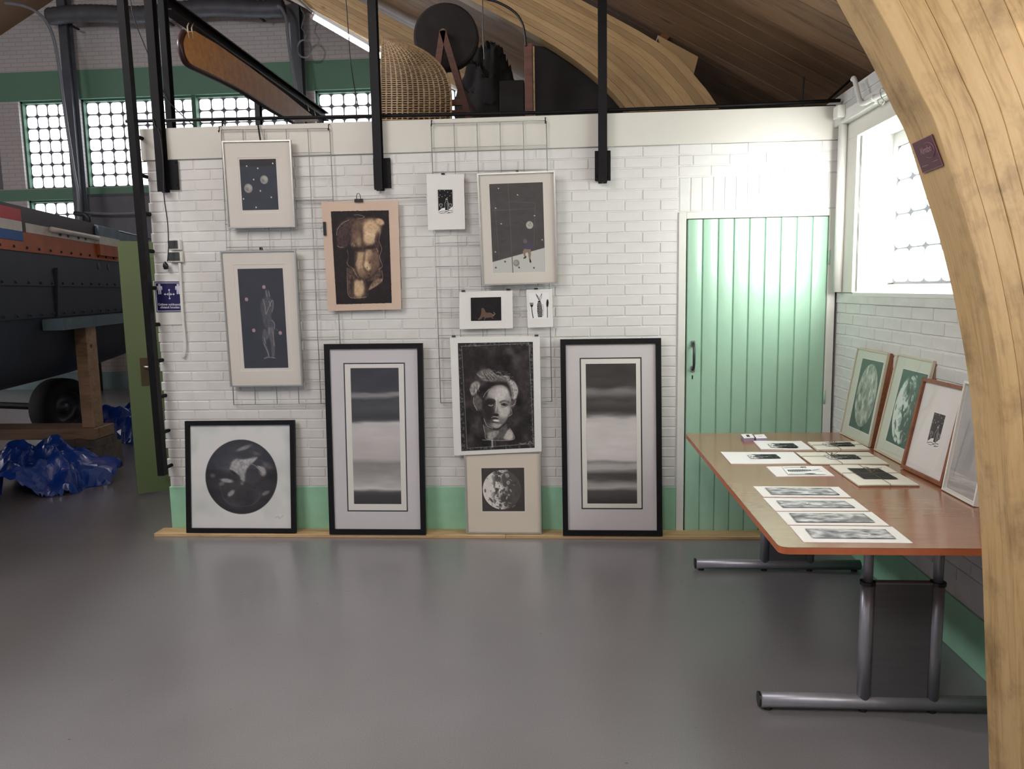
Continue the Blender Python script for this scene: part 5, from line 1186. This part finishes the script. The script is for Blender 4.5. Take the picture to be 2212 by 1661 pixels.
tpile([(890, 265), (1625, 265), (1835, 382), (1050, 382)], .008, 'wide string-tied bottle linocut bundle in the middle of the table', 'paper_cream', bot, [(1165, 293), (1490, 293), (1560, 338), (1232, 338)], layers=3, string=(.40, .42), seed=4)
tpile([(590, 410), (1150, 405), (1282, 505), (695, 512)], .004, 'fish, fork and knife linocut lying on the table', 'paper', fsh, [(745, 414), (1130, 412), (1200, 494), (815, 498)], layers=2, seed=5)
dk_ = CV(60, 60, .1); dk_.a[:] = (.14, .125, .12); dk_.a += ((fbm(60, 60, 14, 4, seed=71)-.5)*.12)[..., None]; dk_.line([(15, 30), (25, 36), (40, 30)], 2, .4, .5)
tpile([(1235, 395), (1800, 398), (2148, 595), (1530, 600)], .010, 'string-tied bundle with a large black print beside the leaning frames', 'paper_cream', dk_, [(1412, 434), (1735, 436), (1933, 542), (1580, 541)], layers=3, string=(.52, .47), seed=6, wav=.004)
LP = [([(458, 612), (1325, 618), (1452, 722), (560, 718)], [(575, 628), (1240, 632), (1340, 703), (645, 698)]), ([(558, 730), (1475, 738), (1632, 860), (682, 862)], [(690, 760), (1388, 765), (1497, 832), (757, 830)]),
      ([(692, 870), (1660, 872), (1840, 1010), (812, 1002)], [(820, 888), (1580, 893), (1700, 982), (897, 980)]), ([(825, 1012), (1870, 1022), (2080, 1188), (970, 1178)], [(983, 1047), (1800, 1053), (1912, 1148), (1062, 1140)])]
for k, ((c, a), w_) in enumerate(zip(LP, ('farthest from the table front', 'second from the back of its row', 'third from the back, with a peak at right', 'nearest the front table edge'))):
    t, q_ = tpile(c, .0022, 'long grey landscape etching, '+w_, 'paper', art_land(80+k), a, layers=1, seed=k, name='landscape_etching', wav=.001); t['group'] = 'row of long landscape etchings'
for k, (c, l) in enumerate((([(333, 85), (440, 82), (468, 120), (365, 125)], 'small card stack with a dark printed square on top'), ([(465, 90), (565, 85), (597, 122), (490, 125)], 'small plain card stack on the table beside the printed one'))):
    q = tq(c, TT+.020); t = thing('card_stack', l, 'cards', (*base_of(q)[:2], TT), 'card stacks at the far table end')
    part('cards', q.box(MB(), 0, 1, 0, 1, -.020, -.001), M['lilac'], t); part('top_card', q.box(MB(), -.01, 1.01, -.01, 1.01, -.001, .0005), M['paper'], t)
    part('printed_mark', q.box(MB(), .38, .68, .2, .75, .0005, .001) if k == 0 else q.box(MB(), .3, .7, .45, .55, .0005, .001), M['ink_black'] if k == 0 else M['lilac'], t)
# frames leaning against the right wall
def Z5(x, y): return (1800+x/4.614, 740+y/4.614)
def leanq(tl, tr, br, bl):
    B0 = onZ(*Z5(*bl), TT+.001); B1 = onZ(*Z5(*br), TT+.001); dY = nrm(B1-B0)
    # plane through bottom edge; top corner found where the side edge is perpendicular to the bottom edge
    T0 = onPl(*Z5(*tl), B0, dY); T1 = T0+(B1-B0)
    return Quad(T0, T1, B1, B0)
def uvr(q, pts, d=0):
    U = [q.uv(*Z5(*p), d) for p in pts]; return (min(U[0][0], U[3][0])*.5+max(U[0][0], U[3][0])*.5, (U[0][1]+U[1][1])/2, (U[1][0]+U[2][0])/2, (U[2][1]+U[3][1])/2)
M['moon_tint'] = None
mf = art_moon(110, True, None, (825, 832, 395), (.25, .29, .28)); mh = art_moon(110, False, None, (800, 850, 400), (.23, .27, .26))
mf.a = mf.a*np.array([.92, 1.0, .96])*1.08; mh.a = mh.a*np.array([.92, 1.0, .96])*1.05+np.array([.0, .02, .015])
q1 = leanq((262, 50), (575, 95), (370, 1045), (85, 905))
def back_frames(q, n, th, mat, labels, groupn):
    for k in range(n):
        d = -(k+1)*th; P = [q.p(0, 0, d), q.p(1, 0, d), q.p(1, 1, d), q.p(0, 1, d)]
        P = [p+np.array((0, 0, max(0, TT+.001-p[2]))) if i > 1 else p for i, p in enumerate(P)]
        qq = Quad(*P, toward=q.n); t = thing('stacked_frame', labels[k], 'picture', base_of(qq), groupn)
        part('frame', qq.rim(MB(), .015, 0, th*.92), M[mat], t); part('backing', qq.box(MB(), .02, .98, .01, .99, .002, .006), M['plywood'], t)
framed(q1, 'leaning_picture', 'pale framed full moon print leaning in the corner on the table', 'frame_gold', .008, .013, mf, uvr(q1, [(290, 155), (500, 200), (350, 918), (148, 825)], .008), 'mint_mat')
back_frames(q1, 3, .018, 'frame_brown', ['brown frame directly behind the full moon print', 'brown frame second behind the full moon print', 'brown frame nearest the wall behind the full moon print'], 'frames stacked behind the full moon print')
q2 = leanq((665, 112), (1058, 182), (762, 1248), (430, 1072))
framed(q2, 'leaning_picture', 'pale framed half-lit moon print leaning on the table', 'frame_gold', .009, .014, mh, uvr(q2, [(690, 262), (955, 320), (745, 1080), (520, 975)], .008), 'mint_mat')
d_ = .06; P = [q2.p(0, .02, -d_), q2.p(1, .02, -d_), q2.p(1, .985, -d_), q2.p(0, .985, -d_)]
q2b = Quad(*P, toward=q2.n); t = thing('deep_box_frame', 'deep brown box frame standing behind the half-lit moon print', 'picture', base_of(q2b)); part('frame', q2b.rim(MB(), .02, 0, d_*.95), M['prop_wood'], t); part('backing', q2b.box(MB(), .02, .98, .02, .98, .002, .006), M['plywood'], t)
q3 = leanq((940, 355), (1345, 430), (1125, 1445), (718, 1250))
framed(q3, 'leaning_picture', 'brown wood framed bottle print leaning on the table', 'frame_brown', .016, .024, A['bottle'], uvr(q3, [(1005, 695), (1120, 725), (1045, 1055), (935, 1010)], .01), 'paper')
q4 = leanq((1355, 385), (1650, 440), (1450, 1640), (1125, 1468))
sk_ = CV(40, 60, .55); sk_.a[:] = (.58, .58, .58); sk_.a += ((fbm(60, 40, 20, 3, seed=91)-.5)*.06)[..., None]; sk_.line([(12, 20), (9, 35), (6, 52)], .8, .35, .6)
framed(q4, 'leaning_picture', 'white framed pale picture half hidden behind the front arch', 'frame_white', .010, .02, sk_, (.05, .03, .95, .97), 'paper')
# ------------------------------------------------------------------ loft objects
LZ = ZT-.02
bk = thing('wicker_hood', 'tall wicker basket hood standing on the loft beside the middle post', 'basket', onY(880, 262, .45))
def bpt(a, s):   # a: rib 0..1, s: 0 pole .. 1 bottom
    xb = 824+a*150; x0_, y0_ = 829, 82; th = s*PI/2
    X_ = x0_+(xb-x0_)*math.sin(min(th*1.0, PI/2))**(.75)*1.0; Yp = y0_+(268-y0_)*(1-math.cos(th)**(.9 if a > .2 else .9)) if False else y0_+(270-y0_)*(s**1.35)
    X_ = x0_+(xb-x0_)*(1-(1-min(1, s*1.25))**2.4)
    Yd = .50-.22*math.sin(PI*(.15+.7*a))*min(1, s*2.2)
    return onY(X_, Yp, Yd)
for k in range(14): part('rib', MB().tube([bpt(k/13, s) for s in np.linspace(0, 1, 18)], .0075 if 0 < k < 13 else .011, 5), M['wicker'], bk, smooth=True)
wv = MB(); rws = 46
for j in range(1, rws):
    s = (j/rws); pts = []
    for i in range(53):
        a = i/52; p = bpt(a, s); d = nrm(C_-p); pts.append(p+d*(.005*math.sin(PI*(i/4+(j % 2)))+.002))
    wv.tube(pts, .0052, 4)
part('weave', wv, M['wicker'], bk, kind='stuff', smooth=True)
sf = MB(); vs = [bpt(i/26, s) - 0.012*nrm(C_-bpt(i/26, s)) for s in np.linspace(.02, 1, 30) for i in range(27)]
part('shell', sf.add(vs, [(j*27+i, j*27+i+1, (j+1)*27+i+1, (j+1)*27+i) for j in range(29) for i in range(26)]), M['wicker_dark'], bk, smooth=True)
gs = thing('grindstone', 'large dark round grindstone on a wooden trestle on the loft', 'grindstone', onY(963, 255, .95))
gc = onY(964, 82, .95); 
part('wheel', MB().ring(gc, (.10, -1, .05), [(0, .05), (.22, .05), (.235, .04), (.24, 0), (.235, -.04), (.22, -.05), (0, -.05)], 40), M['stone'], gs)
part('axle', MB().tube([gc+np.array((0, -.16, 0)), gc+np.array((0, .16, 0))], .018, 8), M['old_wood'], gs)
for yy in (.80, 1.12):
    c0 = np.array((gc[0], yy, gc[2])); e1 = onY(918, 262, yy); e2 = onY(1030, 262, yy); e1[2] = e2[2] = LZ
    for e_ in (e1, e2): part('leg', MB().beam(c0, e_, .045, .04, (0, 1, 0)), M['loft_wood'], gs)
    m1 = c0+(e1-c0)*.62; m2 = c0+(e2-c0)*.62; part('crossbar', MB().beam(m1, m2, .04, .03, (0, 1, 0)), M['loft_wood'], gs)
e1 = onY(995, 190, .8); e2 = onY(1040, 262, .9); part('brace', MB().beam(e1, e2, .03, .03, (0, 1, 0)), M['dark_edge'], gs)
def crumple(x0, y0, w, d, h, seed, n=62):
    r = np.random.RandomState(seed); g_ = np.linspace(-1, 1, n); X, Y = np.meshgrid(g_, g_); X = X+r.uniform(-.4, .4, X.shape)/n*2; Y = Y+r.uniform(-.4, .4, X.shape)/n*2
    R2 = np.hypot(X, Y); A = np.arctan2(Y, X)
    def f1(k, sc):
        p = r.uniform(-1.1, 1.1, (k, 2)); D = np.full(X.shape, 9.); wx = X+.10*np.sin(3*Y+seed); wy = Y*(.8)+.10*np.sin(4*X)
        for a, b in p: D = np.minimum(D, np.hypot(wx-a, (wy-b)*sc))
        return D
    F = .9*f1(14, .6)+.95*f1(60, 1.5)+.6*f1(240, .8)
    F = F/F.max()
    edge = 1+.16*np.sin(3*A+seed)+.08*np.sin(7*A)
    env = np.clip(1-(R2/edge)**2.2, 0, 1)**.6
    Z = env*h*(.32+1.0*F)
    S = X*w/2*edge, Y*d/2*edge
    rr = np.where(R2 > 0, np.minimum(R2, 1)/np.maximum(R2, 1e-9), 1)
    vs = np.stack([x0+S[0]*rr, y0+S[1]*rr, np.maximum(Z, .002)], -1).reshape(-1, 3)
    fs = [(j*n+i, j*n+i+1, (j+1)*n+i+1, (j+1)*n+i) for j in range(n-1) for i in range(n-1) if min(R2[j, i], R2[j+1, i+1], R2[j, i+1], R2[j+1, i]) < 1.0]
    return MB().add(vs, fs)
def heap(x0, y0, w, d, h, seed, n=44, ridge=1., z0=0., noisecell=9, lean=0):
    t = fbm(n, n, noisecell, 4, seed=seed); r = 1-np.abs(fbm(n, n, noisecell*1.2, 3, seed=seed+5)-.5)*2; vs = []; fs = []
    th = np.linspace(0, 2*PI, n, endpoint=False)
    for j in range(n):
        v = j/(n-1)
        for i in range(n):
            a = th[i]; ii = abs(i-n//2)*2 % n
            rad = (1-v**1.3)*(1+.22*(t[j, min(ii, n-1)]-.5)*2*ridge); hh = h*(math.sin(v*PI/2)**.8)*(1+.5*(r[j, min(ii, n-1)]-.6)*ridge)
            rad *= 1+.08*math.sin(5*a+seed)+.05*math.sin(9*a)
            vs.append((x0+w/2*rad*math.cos(a)+lean*hh, y0+d/2*rad*math.sin(a), z0+max(hh, .0)))
    for j in range(n-1):
        for i in range(n): fs.append((j*n+i, j*n+(i+1) % n, (j+1)*n+(i+1) % n, (j+1)*n+i))
    return MB().add(vs, fs)
p = onY(1058, 262, 1.55); p[2] = LZ
o = part('dark_tarpaulin', heap(p[0], p[1], .66, .5, .80, 3, z0=LZ), M['dark_cloth'], org=p, smooth=True); tagk(o, 'dark bundled canvas behind the grindstone on the loft', 'canvas')
a = onY(1080, 262, 1.1); b = onY(1132, 172, 1.1)
o = part('dark_crate', MB().bbox((a[0], 1.1, LZ), (b[0], 1.24, b[2]), .006).box((a[0]+.02, 1.09, LZ+.05), (b[0]-.02, 1.1, LZ+.08)), M['dark_cloth'], org=a); tagk(o, 'black crate on the loft below the pale roof boards', 'crate')
P_ = [onY(*p, 1.13) for p in ((1153, 264), (1153, 98), (1230, 108), (1330, 160), (1500, 238), (1500, 264))]  # added dark sheet standing in for the unlit gap under the arch
o = part('shade_board', MB().extrude([(p[0], max(p[2], LZ)) for p in P_], 1.13, 1.15, 1), M['dark_cloth'], org=P_[0]); tagk(o, 'black board added to darken the gap below the second timber arch', 'board')
a = onY(1135, 262, .75); b = onY(1150, 95, .75)
o = thing('loft_post', 'thin reddish wooden post standing on the loft right of the grindstone', 'post', (a[0], .75, LZ)); part('post', MB().bbox((a[0], .72, LZ), (b[0], .77, b[2]), .003), M['loft_wood'], o); part('side_batten', MB().box((b[0]+.002, .735, LZ), (b[0]+.014, .75, b[2]-.02)), M['pine'], o)
pts = [onY(*p, .72) for p in ((1040, -4), (1075, 5), (1110, 25), (1128, 50), (1134, 78), (1136, 100))]
o = part('black_cable', MB().tube(resamp(np.array(pts), 30), .009, 6), M['black_plastic'], org=pts[-1], smooth=True); tagk(o, 'black cable arching down to the thin wooden loft post', 'cable')
o = part('suspended_cable', MB().tube([onY(1042, -40, .7), onY(1043, 60, .7), onY(1046, 128, .7)], .004, 5), M['black_plastic'], org=onY(1046, 128, .7)); tagk(o, 'thin dark cord hanging beside the grindstone', 'cord')
o = part('suspended_cable', MB().tube(resamp(np.array([onY(*p, 1.2) for p in ((745, -30), (752, 60), (757, 130), (766, 190), (775, 235))]), 20), .004, 5), M['black_plastic'], org=onY(775, 235, 1.2)); tagk(o, 'thin black cord hanging in front of the far glass blocks', 'cord')
o = part('suspended_cable', MB().tube(resamp(np.array([onY(*p, .25) for p in ((276, -30), (290, 40), (313, 100), (340, 165), (362, 215), (400, 255), (425, 276))]), 24), .0035, 5), M['black_plastic'], org=onY(425, 276, .25)); tagk(o, 'long thin black cable slanting between the left posts', 'cord')
c0 = onY(1649, 203, .5); c0[2] = LZ+.075+.02
o = thing('plastic_pipe', 'pale open plastic pipe lying on the loft at the right', 'pipe', c0)
part('pipe', MB().ring(c0, (-.25, 1, 0), [(.037, 0), (.043, 0), (.043, .40), (.037, .40), (.037, 0)], 28), M['pvc'], o, smooth=False)
o2 = part('cradle', MB().box((c0[0]-.10, .7, LZ), (c0[0]+.06, .75, LZ+.052)), M['old_wood'], o)
a = onY(945, 262, 1.4); b = onY(966, 205, 1.4)
o = part('pale_board', MB().bbox((a[0], 1.42, LZ), (b[0], 1.44, b[2]), .003), M['mat_white'], org=a); tagk(o, 'small pale upright board seen under the grindstone trestle', 'board')
br_ = part('roof_brace', MB().beam(onY(1425, 95, .98), onY(1492, 8, 1.2), .06, .10, (0, 1, 0)), M['redwood'], org=onY(1440, 90, 1)); tagk(br_, 'short dark red timber strut above the second arch shoulder', 'strut')
# orange varnished board under the beam
bd = thing('varnished_board', 'long orange varnished wooden board hung under the black beam', 'board', onX(640, 262, BX))
bx_ = BX+.10
pts = [onX(*p, bx_) for p in ((421, 67), (470, 96), (540, 145), (620, 205), (690, 262), (640, 264), (590, 236), (520, 192), (450, 157), (412, 138), (400, 118), (396, 90), (404, 70))]
py = [(p[1], p[2]) for p in pts]
part('board', MB().extrude(py, bx_-.045, bx_, 0), M['oar'], bd)
ed = [onX(*p, bx_) for p in ((404, 69), (396, 90), (400, 118), (412, 138), (450, 157), (520, 192), (590, 236), (640, 264))]
part('dark_edge', MB().tube([e-np.array((.022, 0, 0)) for e in resamp(np.array(ed), 30)], .024, 6), M['dark_edge'], bd, smooth=True)
ce = [onX(*p, bx_+.002) for p in ((440, 82), (436, 106), (430, 130), (420, 141))]
for (x, y) in ((408, 66), (417, 68)): part('rope', MB().tube([onX(x, y+16, bx_+.008), onX(x-3, y-8, bx_), onX(x+1, y-20, BX), np.array(onX(x+1, y-20, BX))*[1, 1, 0]+np.array((0, 0, zb))], .005, 5), M['rope'], bd, smooth=True)
for (x, y) in ((668, 240), (682, 250)): part('rope', MB().tube([onX(x, y, bx_+.006), onX(x-6, y-20, BX)], .004, 5), M['rope'], bd)
# lit tube on the third arch
a = onY(679, 38, 4.55); b = onY(822, 121, 4.55); f_ = thing('fluorescent_light', 'lit fluorescent tube fixed below the deeper timber arch', 'lamp', a)
d = nrm(b-a); u_ = np.cross(d, (0, 1, 0)); u_ = u_ if u_[2] > 0 else -u_
part('lamp_housing', MB().beam(a+u_*.05-d*.05, b+u_*.05+d*.3, .07, .04, (0, 0, 1)), M['white_plastic'], f_)
part('tube', MB().tube([a, b+d*.25], .026, 12), M['tube_light'], f_, smooth=True)
part('end_cap', MB().tube([a-d*.04, a], .03, 12), M['pvc'], f_)
o = part('roof_cable', MB().tube([onY(640, -5, 4.5), onY(676, 28, 4.5)], .014, 6), M['conduit'], org=onY(676, 28, 4.5)); tagk(o, 'grey cable leading down to the lit tube', 'cable')
# ------------------------------------------------------------------ far hall services
def ipost(px0, py0, px1, py1, y, w, label):
    p = onY(px1, py1, y); t = thing('steel_column', label, 'column', (p[0], y, 0), 'grey columns on the far wall')
    zt = rz(p[0]); x = p[0]
    part('flange', MB().box((x-w/2, y-.09, 0), (x+w/2, y-.078, zt)), M['grey_steel'], t); part('flange', MB().box((x-w/2, y+.078, 0), (x+w/2, y+.09, zt)), M['grey_steel'], t); part('web', MB().box((x-.008, y-.078, 0), (x+.008, y+.078, zt)), M['grey_steel'], t)
    return x
X1 = ipost(150, 10, 175, 450, 7.5, .13, 'dark grey steel column between the two left far windows'); X2 = ipost(640, 0, 648, 200, 7.5, .15, 'dark grey steel column behind the end of the orange board')
dz = onY(400, 26, 7.3)[2]
t = thing('flexible_duct', 'grey corrugated duct running high across the far wall', 'duct', (-8, 7.25, dz))
xs_ = np.linspace(onY(110, 26, 7.3)[0], onY(615, 26, 7.3)[0], 90); part('hose', MB().tube([(x, 7.25, dz+.03*math.sin(i*.13)) for i, x in enumerate(xs_)], [.125+.010*(i % 2) for i in range(90)], 12), M['duct'], t, smooth=True)
for x in (xs_[8], xs_[45], xs_[80]): part('bracket', MB().box((x-.02, 7.3, dz+.1), (x+.02, 7.795, dz+.14)).box((x-.02, 7.28, dz-.15), (x+.02, 7.45, dz-.13)), M['black_steel'], t)
def cond(pts, y, r_, label):
    P = [onY(*p, y) for p in pts]; o = part('conduit', MB().tube(resamp(np.array(P), 50), r_, 6), M['conduit'], org=P[-1], smooth=True); tagk(o, label, 'pipe')
cond([(10, 6), (30, 8), (65, 18), (95, 40), (115, 80), (127, 140), (140, 240), (158, 360), (168, 420), (170, 484)], 6.2, .022, 'grey conduit curving down beside the left steel column')
cond([(600, 12), (608, 18), (618, 40), (622, 80), (632, 150), (641, 205)], 7.04, .024, 'grey conduit curving down beside the right far column')
cond([(178, 459), (240, 462), (330, 460)], 7.55, .02, 'thin horizontal pipe on the far wall above the ship')
lp = onY(657, 105, 7.3); o = part('cable_coil', MB().tube([lp+np.array((.11*math.cos(a), 0, .13*math.sin(a))) for a in np.linspace(0, 2*PI, 24, endpoint=False)], .014, 5, closed=True).tube([lp+np.array((.04*math.sin(k*2), .02, .13+k*.09)) for k in range(7)], .01, 5), M['conduit'], org=lp, smooth=True); tagk(o, 'small loop of cable hanging beside the right far column', 'cable')
o = thing('shutter_panel', 'grey ribbed panel on the far wall above the ship', 'panel', (-8.7, 7.7, 2.2)); a = onY(190, 500, 7.7); b = onY(330, 418, 7.7)
part('panel', MB().box((a[0], 7.72, 1.8), (-6.0, 7.79, b[2])), pbr('grey_violet_panel', (.13, .125, .14), .6), o); part('seam', MB().box((a[0], 7.705, onY(250, 418, 7.7)[2]-.04), (-6.0, 7.72, onY(250, 418, 7.7)[2])), M['grey_steel'], o)
# ------------------------------------------------------------------ ship
hd = nrm((-.237, 1, 0)); hn = np.array((hd[1], -hd[0], 0)); H0 = np.array((-5.59, 0., 0))
def hs(s, q_, z):
    bend = -.012*max(0, s-3)**2; return H0+hd*s+hn*(bend-q_)+np.array((0, 0, z))
SH = thing('cargo_ship', 'dark steel ship hull on props with a red, white and blue painted rail', 'ship', (-6.2, 2.2, .85))
def band(q0, z0, q1, z1, s0, s1, n=14, off=0., th=.02):
    mb = MB(); vs = []
    for i in range(n+1):
        s = s0+(s1-s0)*i/n
        for (q_, z) in ((q0-off, z0), (q1-off, z1), (q1+th, z1), (q0+th, z0)): vs.append(hs(s, q_, z))
    fs = []
    for i in range(n):
        for j in range(4): fs.append((i*4+j, i*4+(j+1) % 4, (i+1)*4+(j+1) % 4, (i+1)*4+j))
    fs += [(0, 1, 2, 3), (n*4, n*4+1, n*4+2, n*4+3)]
    return mb.add(vs, fs)
SA, SB = -2.0, 5.2
sec = [(0, 1.945), (.0, 1.69), (.012, 1.69), (.02, 1.44), (.035, 1.44), (.08, 1.15), (.17, .98), (.34, .88), (.7, .82), (1.5, .76)]
part('hull_plate', band(*sec[0], *sec[1], SA, SB), M['hull'], SH); part('hull_plate', band(*sec[2], *sec[3], SA, SB), M['hull'], SH)
hb = MB(); vs = []; n = 20; K = [np.array(sec[4]), ]+[np.array(x) for x in sec[5:]]; K = resamp(np.array(K), 16); m = len(K)
for i in range(n+1):
    s = SA+(SB-SA)*i/n
    for (q_, z) in K: vs.append(hs(s, q_, z+.02*max(0, s-2)**1.5))
part('bilge', hb.add(vs, [(i*m+j, i*m+j+1, (i+1)*m+j+1, (i+1)*m+j) for i in range(n) for j in range(m-1)]), M['hull'], SH, smooth=True)
def s_at(px, z):   # station where the hull side meets the pixel column
    best = min(np.linspace(-2, 5, 1400), key=lambda s: abs(projx(hs(s, 0, z))-px)); return best
def projx(P): d = np.array(P)-C_; return 1106+F_*(d@rt)/(d@fw)
s45, s52, s205, s250, s268 = (s_at(x, 2.1) for x in (45, 53, 205, 250, 268))
part('rail_band', band(0, 2.28, 0, 2.165, s52, s205+.0, off=.01), M['hull_top'], SH); part('rail_band', band(0, 2.28, 0, 2.255, SA, s52, off=.01), M['hull_top'], SH)
part('flag_stripe', band(0, 2.255, 0, 2.168, SA, s45, off=.012), M['hull_red'], SH, label='red painted stripe'); part('flag_stripe', band(0, 2.166, 0, 2.092, SA, s45, off=.012), M['hull_white'], SH, label='white painted stripe'); part('flag_stripe', band(0, 2.09, 0, 2.02, SA, s45, off=.012), M['hull_blue'], SH, label='blue painted stripe')
part('rail_band', band(0, 2.255, 0, 2.09, s45, s52, off=.011), M['hull_top'], SH)
part('white_band', band(0, 2.163, 0, 2.092, s52, s268, off=.008), M['hull_white'], SH)
part('orange_band', band(0, 2.09, 0, 1.945, s45, s268, off=.008), M['hull_orange'], SH); part('orange_band', band(0, 2.018, 0, 1.945, SA, s45, off=.009), M['hull_orange'], SH)
part('slate_band', band(0, 2.25, 0, 2.165, s205, SB, off=.006), M['hull_slate'], SH)
for (z0, z1, m_k) in ((2.26, 2.165, 'hull_slate'), (2.165, 2.09, 'hull_white'), (2.09, 1.985, 'hull_orange')): part('end_block', band(-.03, z0, -.03, z1, s205, s250, n=2, off=.012, th=.05), M[m_k], SH)
part('fender_tube', MB().tube([hs(s_at(102, 2.15)+k*.02*0+((s205-s_at(102, 2.15))*k/4), -.03, 2.145) for k in range(5)], .022, 8), M['hull_white'], SH, smooth=True)
rv = MB()
for zr, s0, s1 in ((1.975, SA, 4), (1.715, SA, 4), (1.465, SA, 4)):
    s = s0
    while s < s1: rv.ring(hs(s, -.008 if zr > 1.9 else (-.0 if zr > 1.6 else .01), zr), hn, [(0, .012), (.009, .010), (.013, 0)], 6); s += .21
part('rivets', rv, M['hull'], SH, kind='stuff')
for px in (127, 144, 167, 182): c = hs(s_at(px, 2.12), -.012, 2.125); part('scupper', MB().ring(c, hn, [(0, .004), (.02, .003), (.02, 0)], 12), M['black_plastic'], SH)
for px in (213, 234): c = hs(s_at(px, 1.88), 0, 1.885); part('scupper', MB().ring(c, hn, [(0, .006), (.035, .003), (.035, 0)], 14), M['black_plastic'], SH)
sv = s_at(124, 1.6); part('strap_bar', MB().beam(hs(sv, -.012, 1.84), hs(sv, .02, 1.44), .03, .03, hn), M['hull'], SH)
part('bilge_ledge', band(-.12, 1.425, -.12, 1.335, s_at(103, 1.38), SB, off=.0, th=.16), M['hull_slate'], SH, label='grey horizontal steel ledge along the hull')
part('deck', MB().add([hs(s, q_, 2.27) for s in (SA, SB) for q_ in (0, 2.2)], [(0, 1, 3, 2)]), M['hull_slate'], SH)
c = hs(s_at(228, 2.3), .15, 2.27); part('bitt', MB().tube([c, c+np.array((0, 0, .09)), c+np.array((-.03, 0, .12)), c+np.array((-.14, 0, .14))], .022, 8), M['black_steel'], SH, smooth=True)
part('deck_rail', MB().tube([hs(s, .3, 2.33) for s in np.linspace(s_at(225, 2.3), 5.0, 6)], .018, 6), M['hull_slate'], SH, smooth=True)
# timber props
_c1 = onZ(205, 1031, 0); YP = _c1[1]+.05
pr = thing('ship_prop', 'upright timber prop on a cross beam under the ship ledge', 'prop', (-5.95, 2.2, .33))
pt = onY(198, 925, YP+.1); xx = pt[0]; z1 = onY(200, 926, YP)[2]; z0 = onY(205, 950, YP)[2]
part('post', MB().bbox((xx-.055, YP+.05, z1), (xx+.055, YP+.20, 1.335), .004), M['prop_wood'], pr); part('cross_beam', MB().bbox((-9.5, YP, z0), (onY(205, 940, YP)[0], YP+.30, z1), .005), M['prop_wood'], pr)
bc = thing('timber_blocks', 'stack of old timber blocks carrying the cross beam of the ship', 'blocks', (xx, 2.1, 0))
c1 = onZ(205, 1031, 0); c2 = onZ(267, 1006, 0); c3 = onZ(160, 1032, 0)
zt1 = z0-.075
def blk(x0, x1, y0, y1, za, zb_): part('timber', MB().bbox((x0, y0, za), (x1, y1, zb_), .006), M['old_wood'], bc)
xr = c1[0]; w0 = c1[0]-c3[0]
dd = (c2-c1); mb = MB().hexa([c3, c1, c2, c3+dd, c3+np.array((0, 0, zt1)), c1+np.array((0, 0, zt1)), c2+np.array((0, 0, zt1)), c3+dd+np.array((0, 0, zt1))]); part('timber', mb, M['old_wood'], bc)
e = .02; zt2 = z0-.003; mb = MB().hexa([v+np.array((0, 0, zt1+.002)) for v in (c3+e, c1-dd*-.02, c1+dd*.85, c3+dd*.85)]+[v+np.array((0, 0, zt2)) for v in (c3+e, c1-dd*-.02, c1+dd*.85, c3+dd*.85)]); part('timber', mb, M['old_wood'], bc)
# trailer wheel
wc = onZ(132, 880, .34); ax = nrm((.95, -.22, 0))
t = thing('trailer_wheel', 'black rubber wheel under the ship behind the timber prop', 'wheel', (wc[0], wc[1], 0))
part('tyre', MB().ring(wc, ax, [(.19, -.13), (.30, -.13), (.335, -.10), (.34, 0), (.335, .10), (.30, .13), (.19, .13), (.19, -.13)], 40), M['rubber'], t, smooth=True)
part('rim', MB().ring(wc, ax, [(.20, .13), (.185, .12), (.17, .06), (.15, .03), (.06, .03), (.05, .08), (0, .08)], 32), M['rim'], t, smooth=True)
part('axle', MB().tube([wc-ax*2.2, wc], .04, 8), M['black_steel'], t)
# blue tarpaulins
c = onZ(55, 1078, 0); o = part('blue_tarpaulin', crumple(c[0]-.12, c[1]+.42, 1.12, .84, .42, 12), M['tarp'], org=c); tagk(o, 'crumpled blue tarpaulin on the floor at the left edge', 'tarpaulin')
c = onZ(262, 966, 0); o = part('blue_tarpaulin', crumple(c[0]+.10, c[1]+.72, 1.25, 1.3, .62, 22), M['tarp'], org=c); tagk(o, 'crumpled blue tarpaulin behind the timber blocks and the open door', 'tarpaulin')
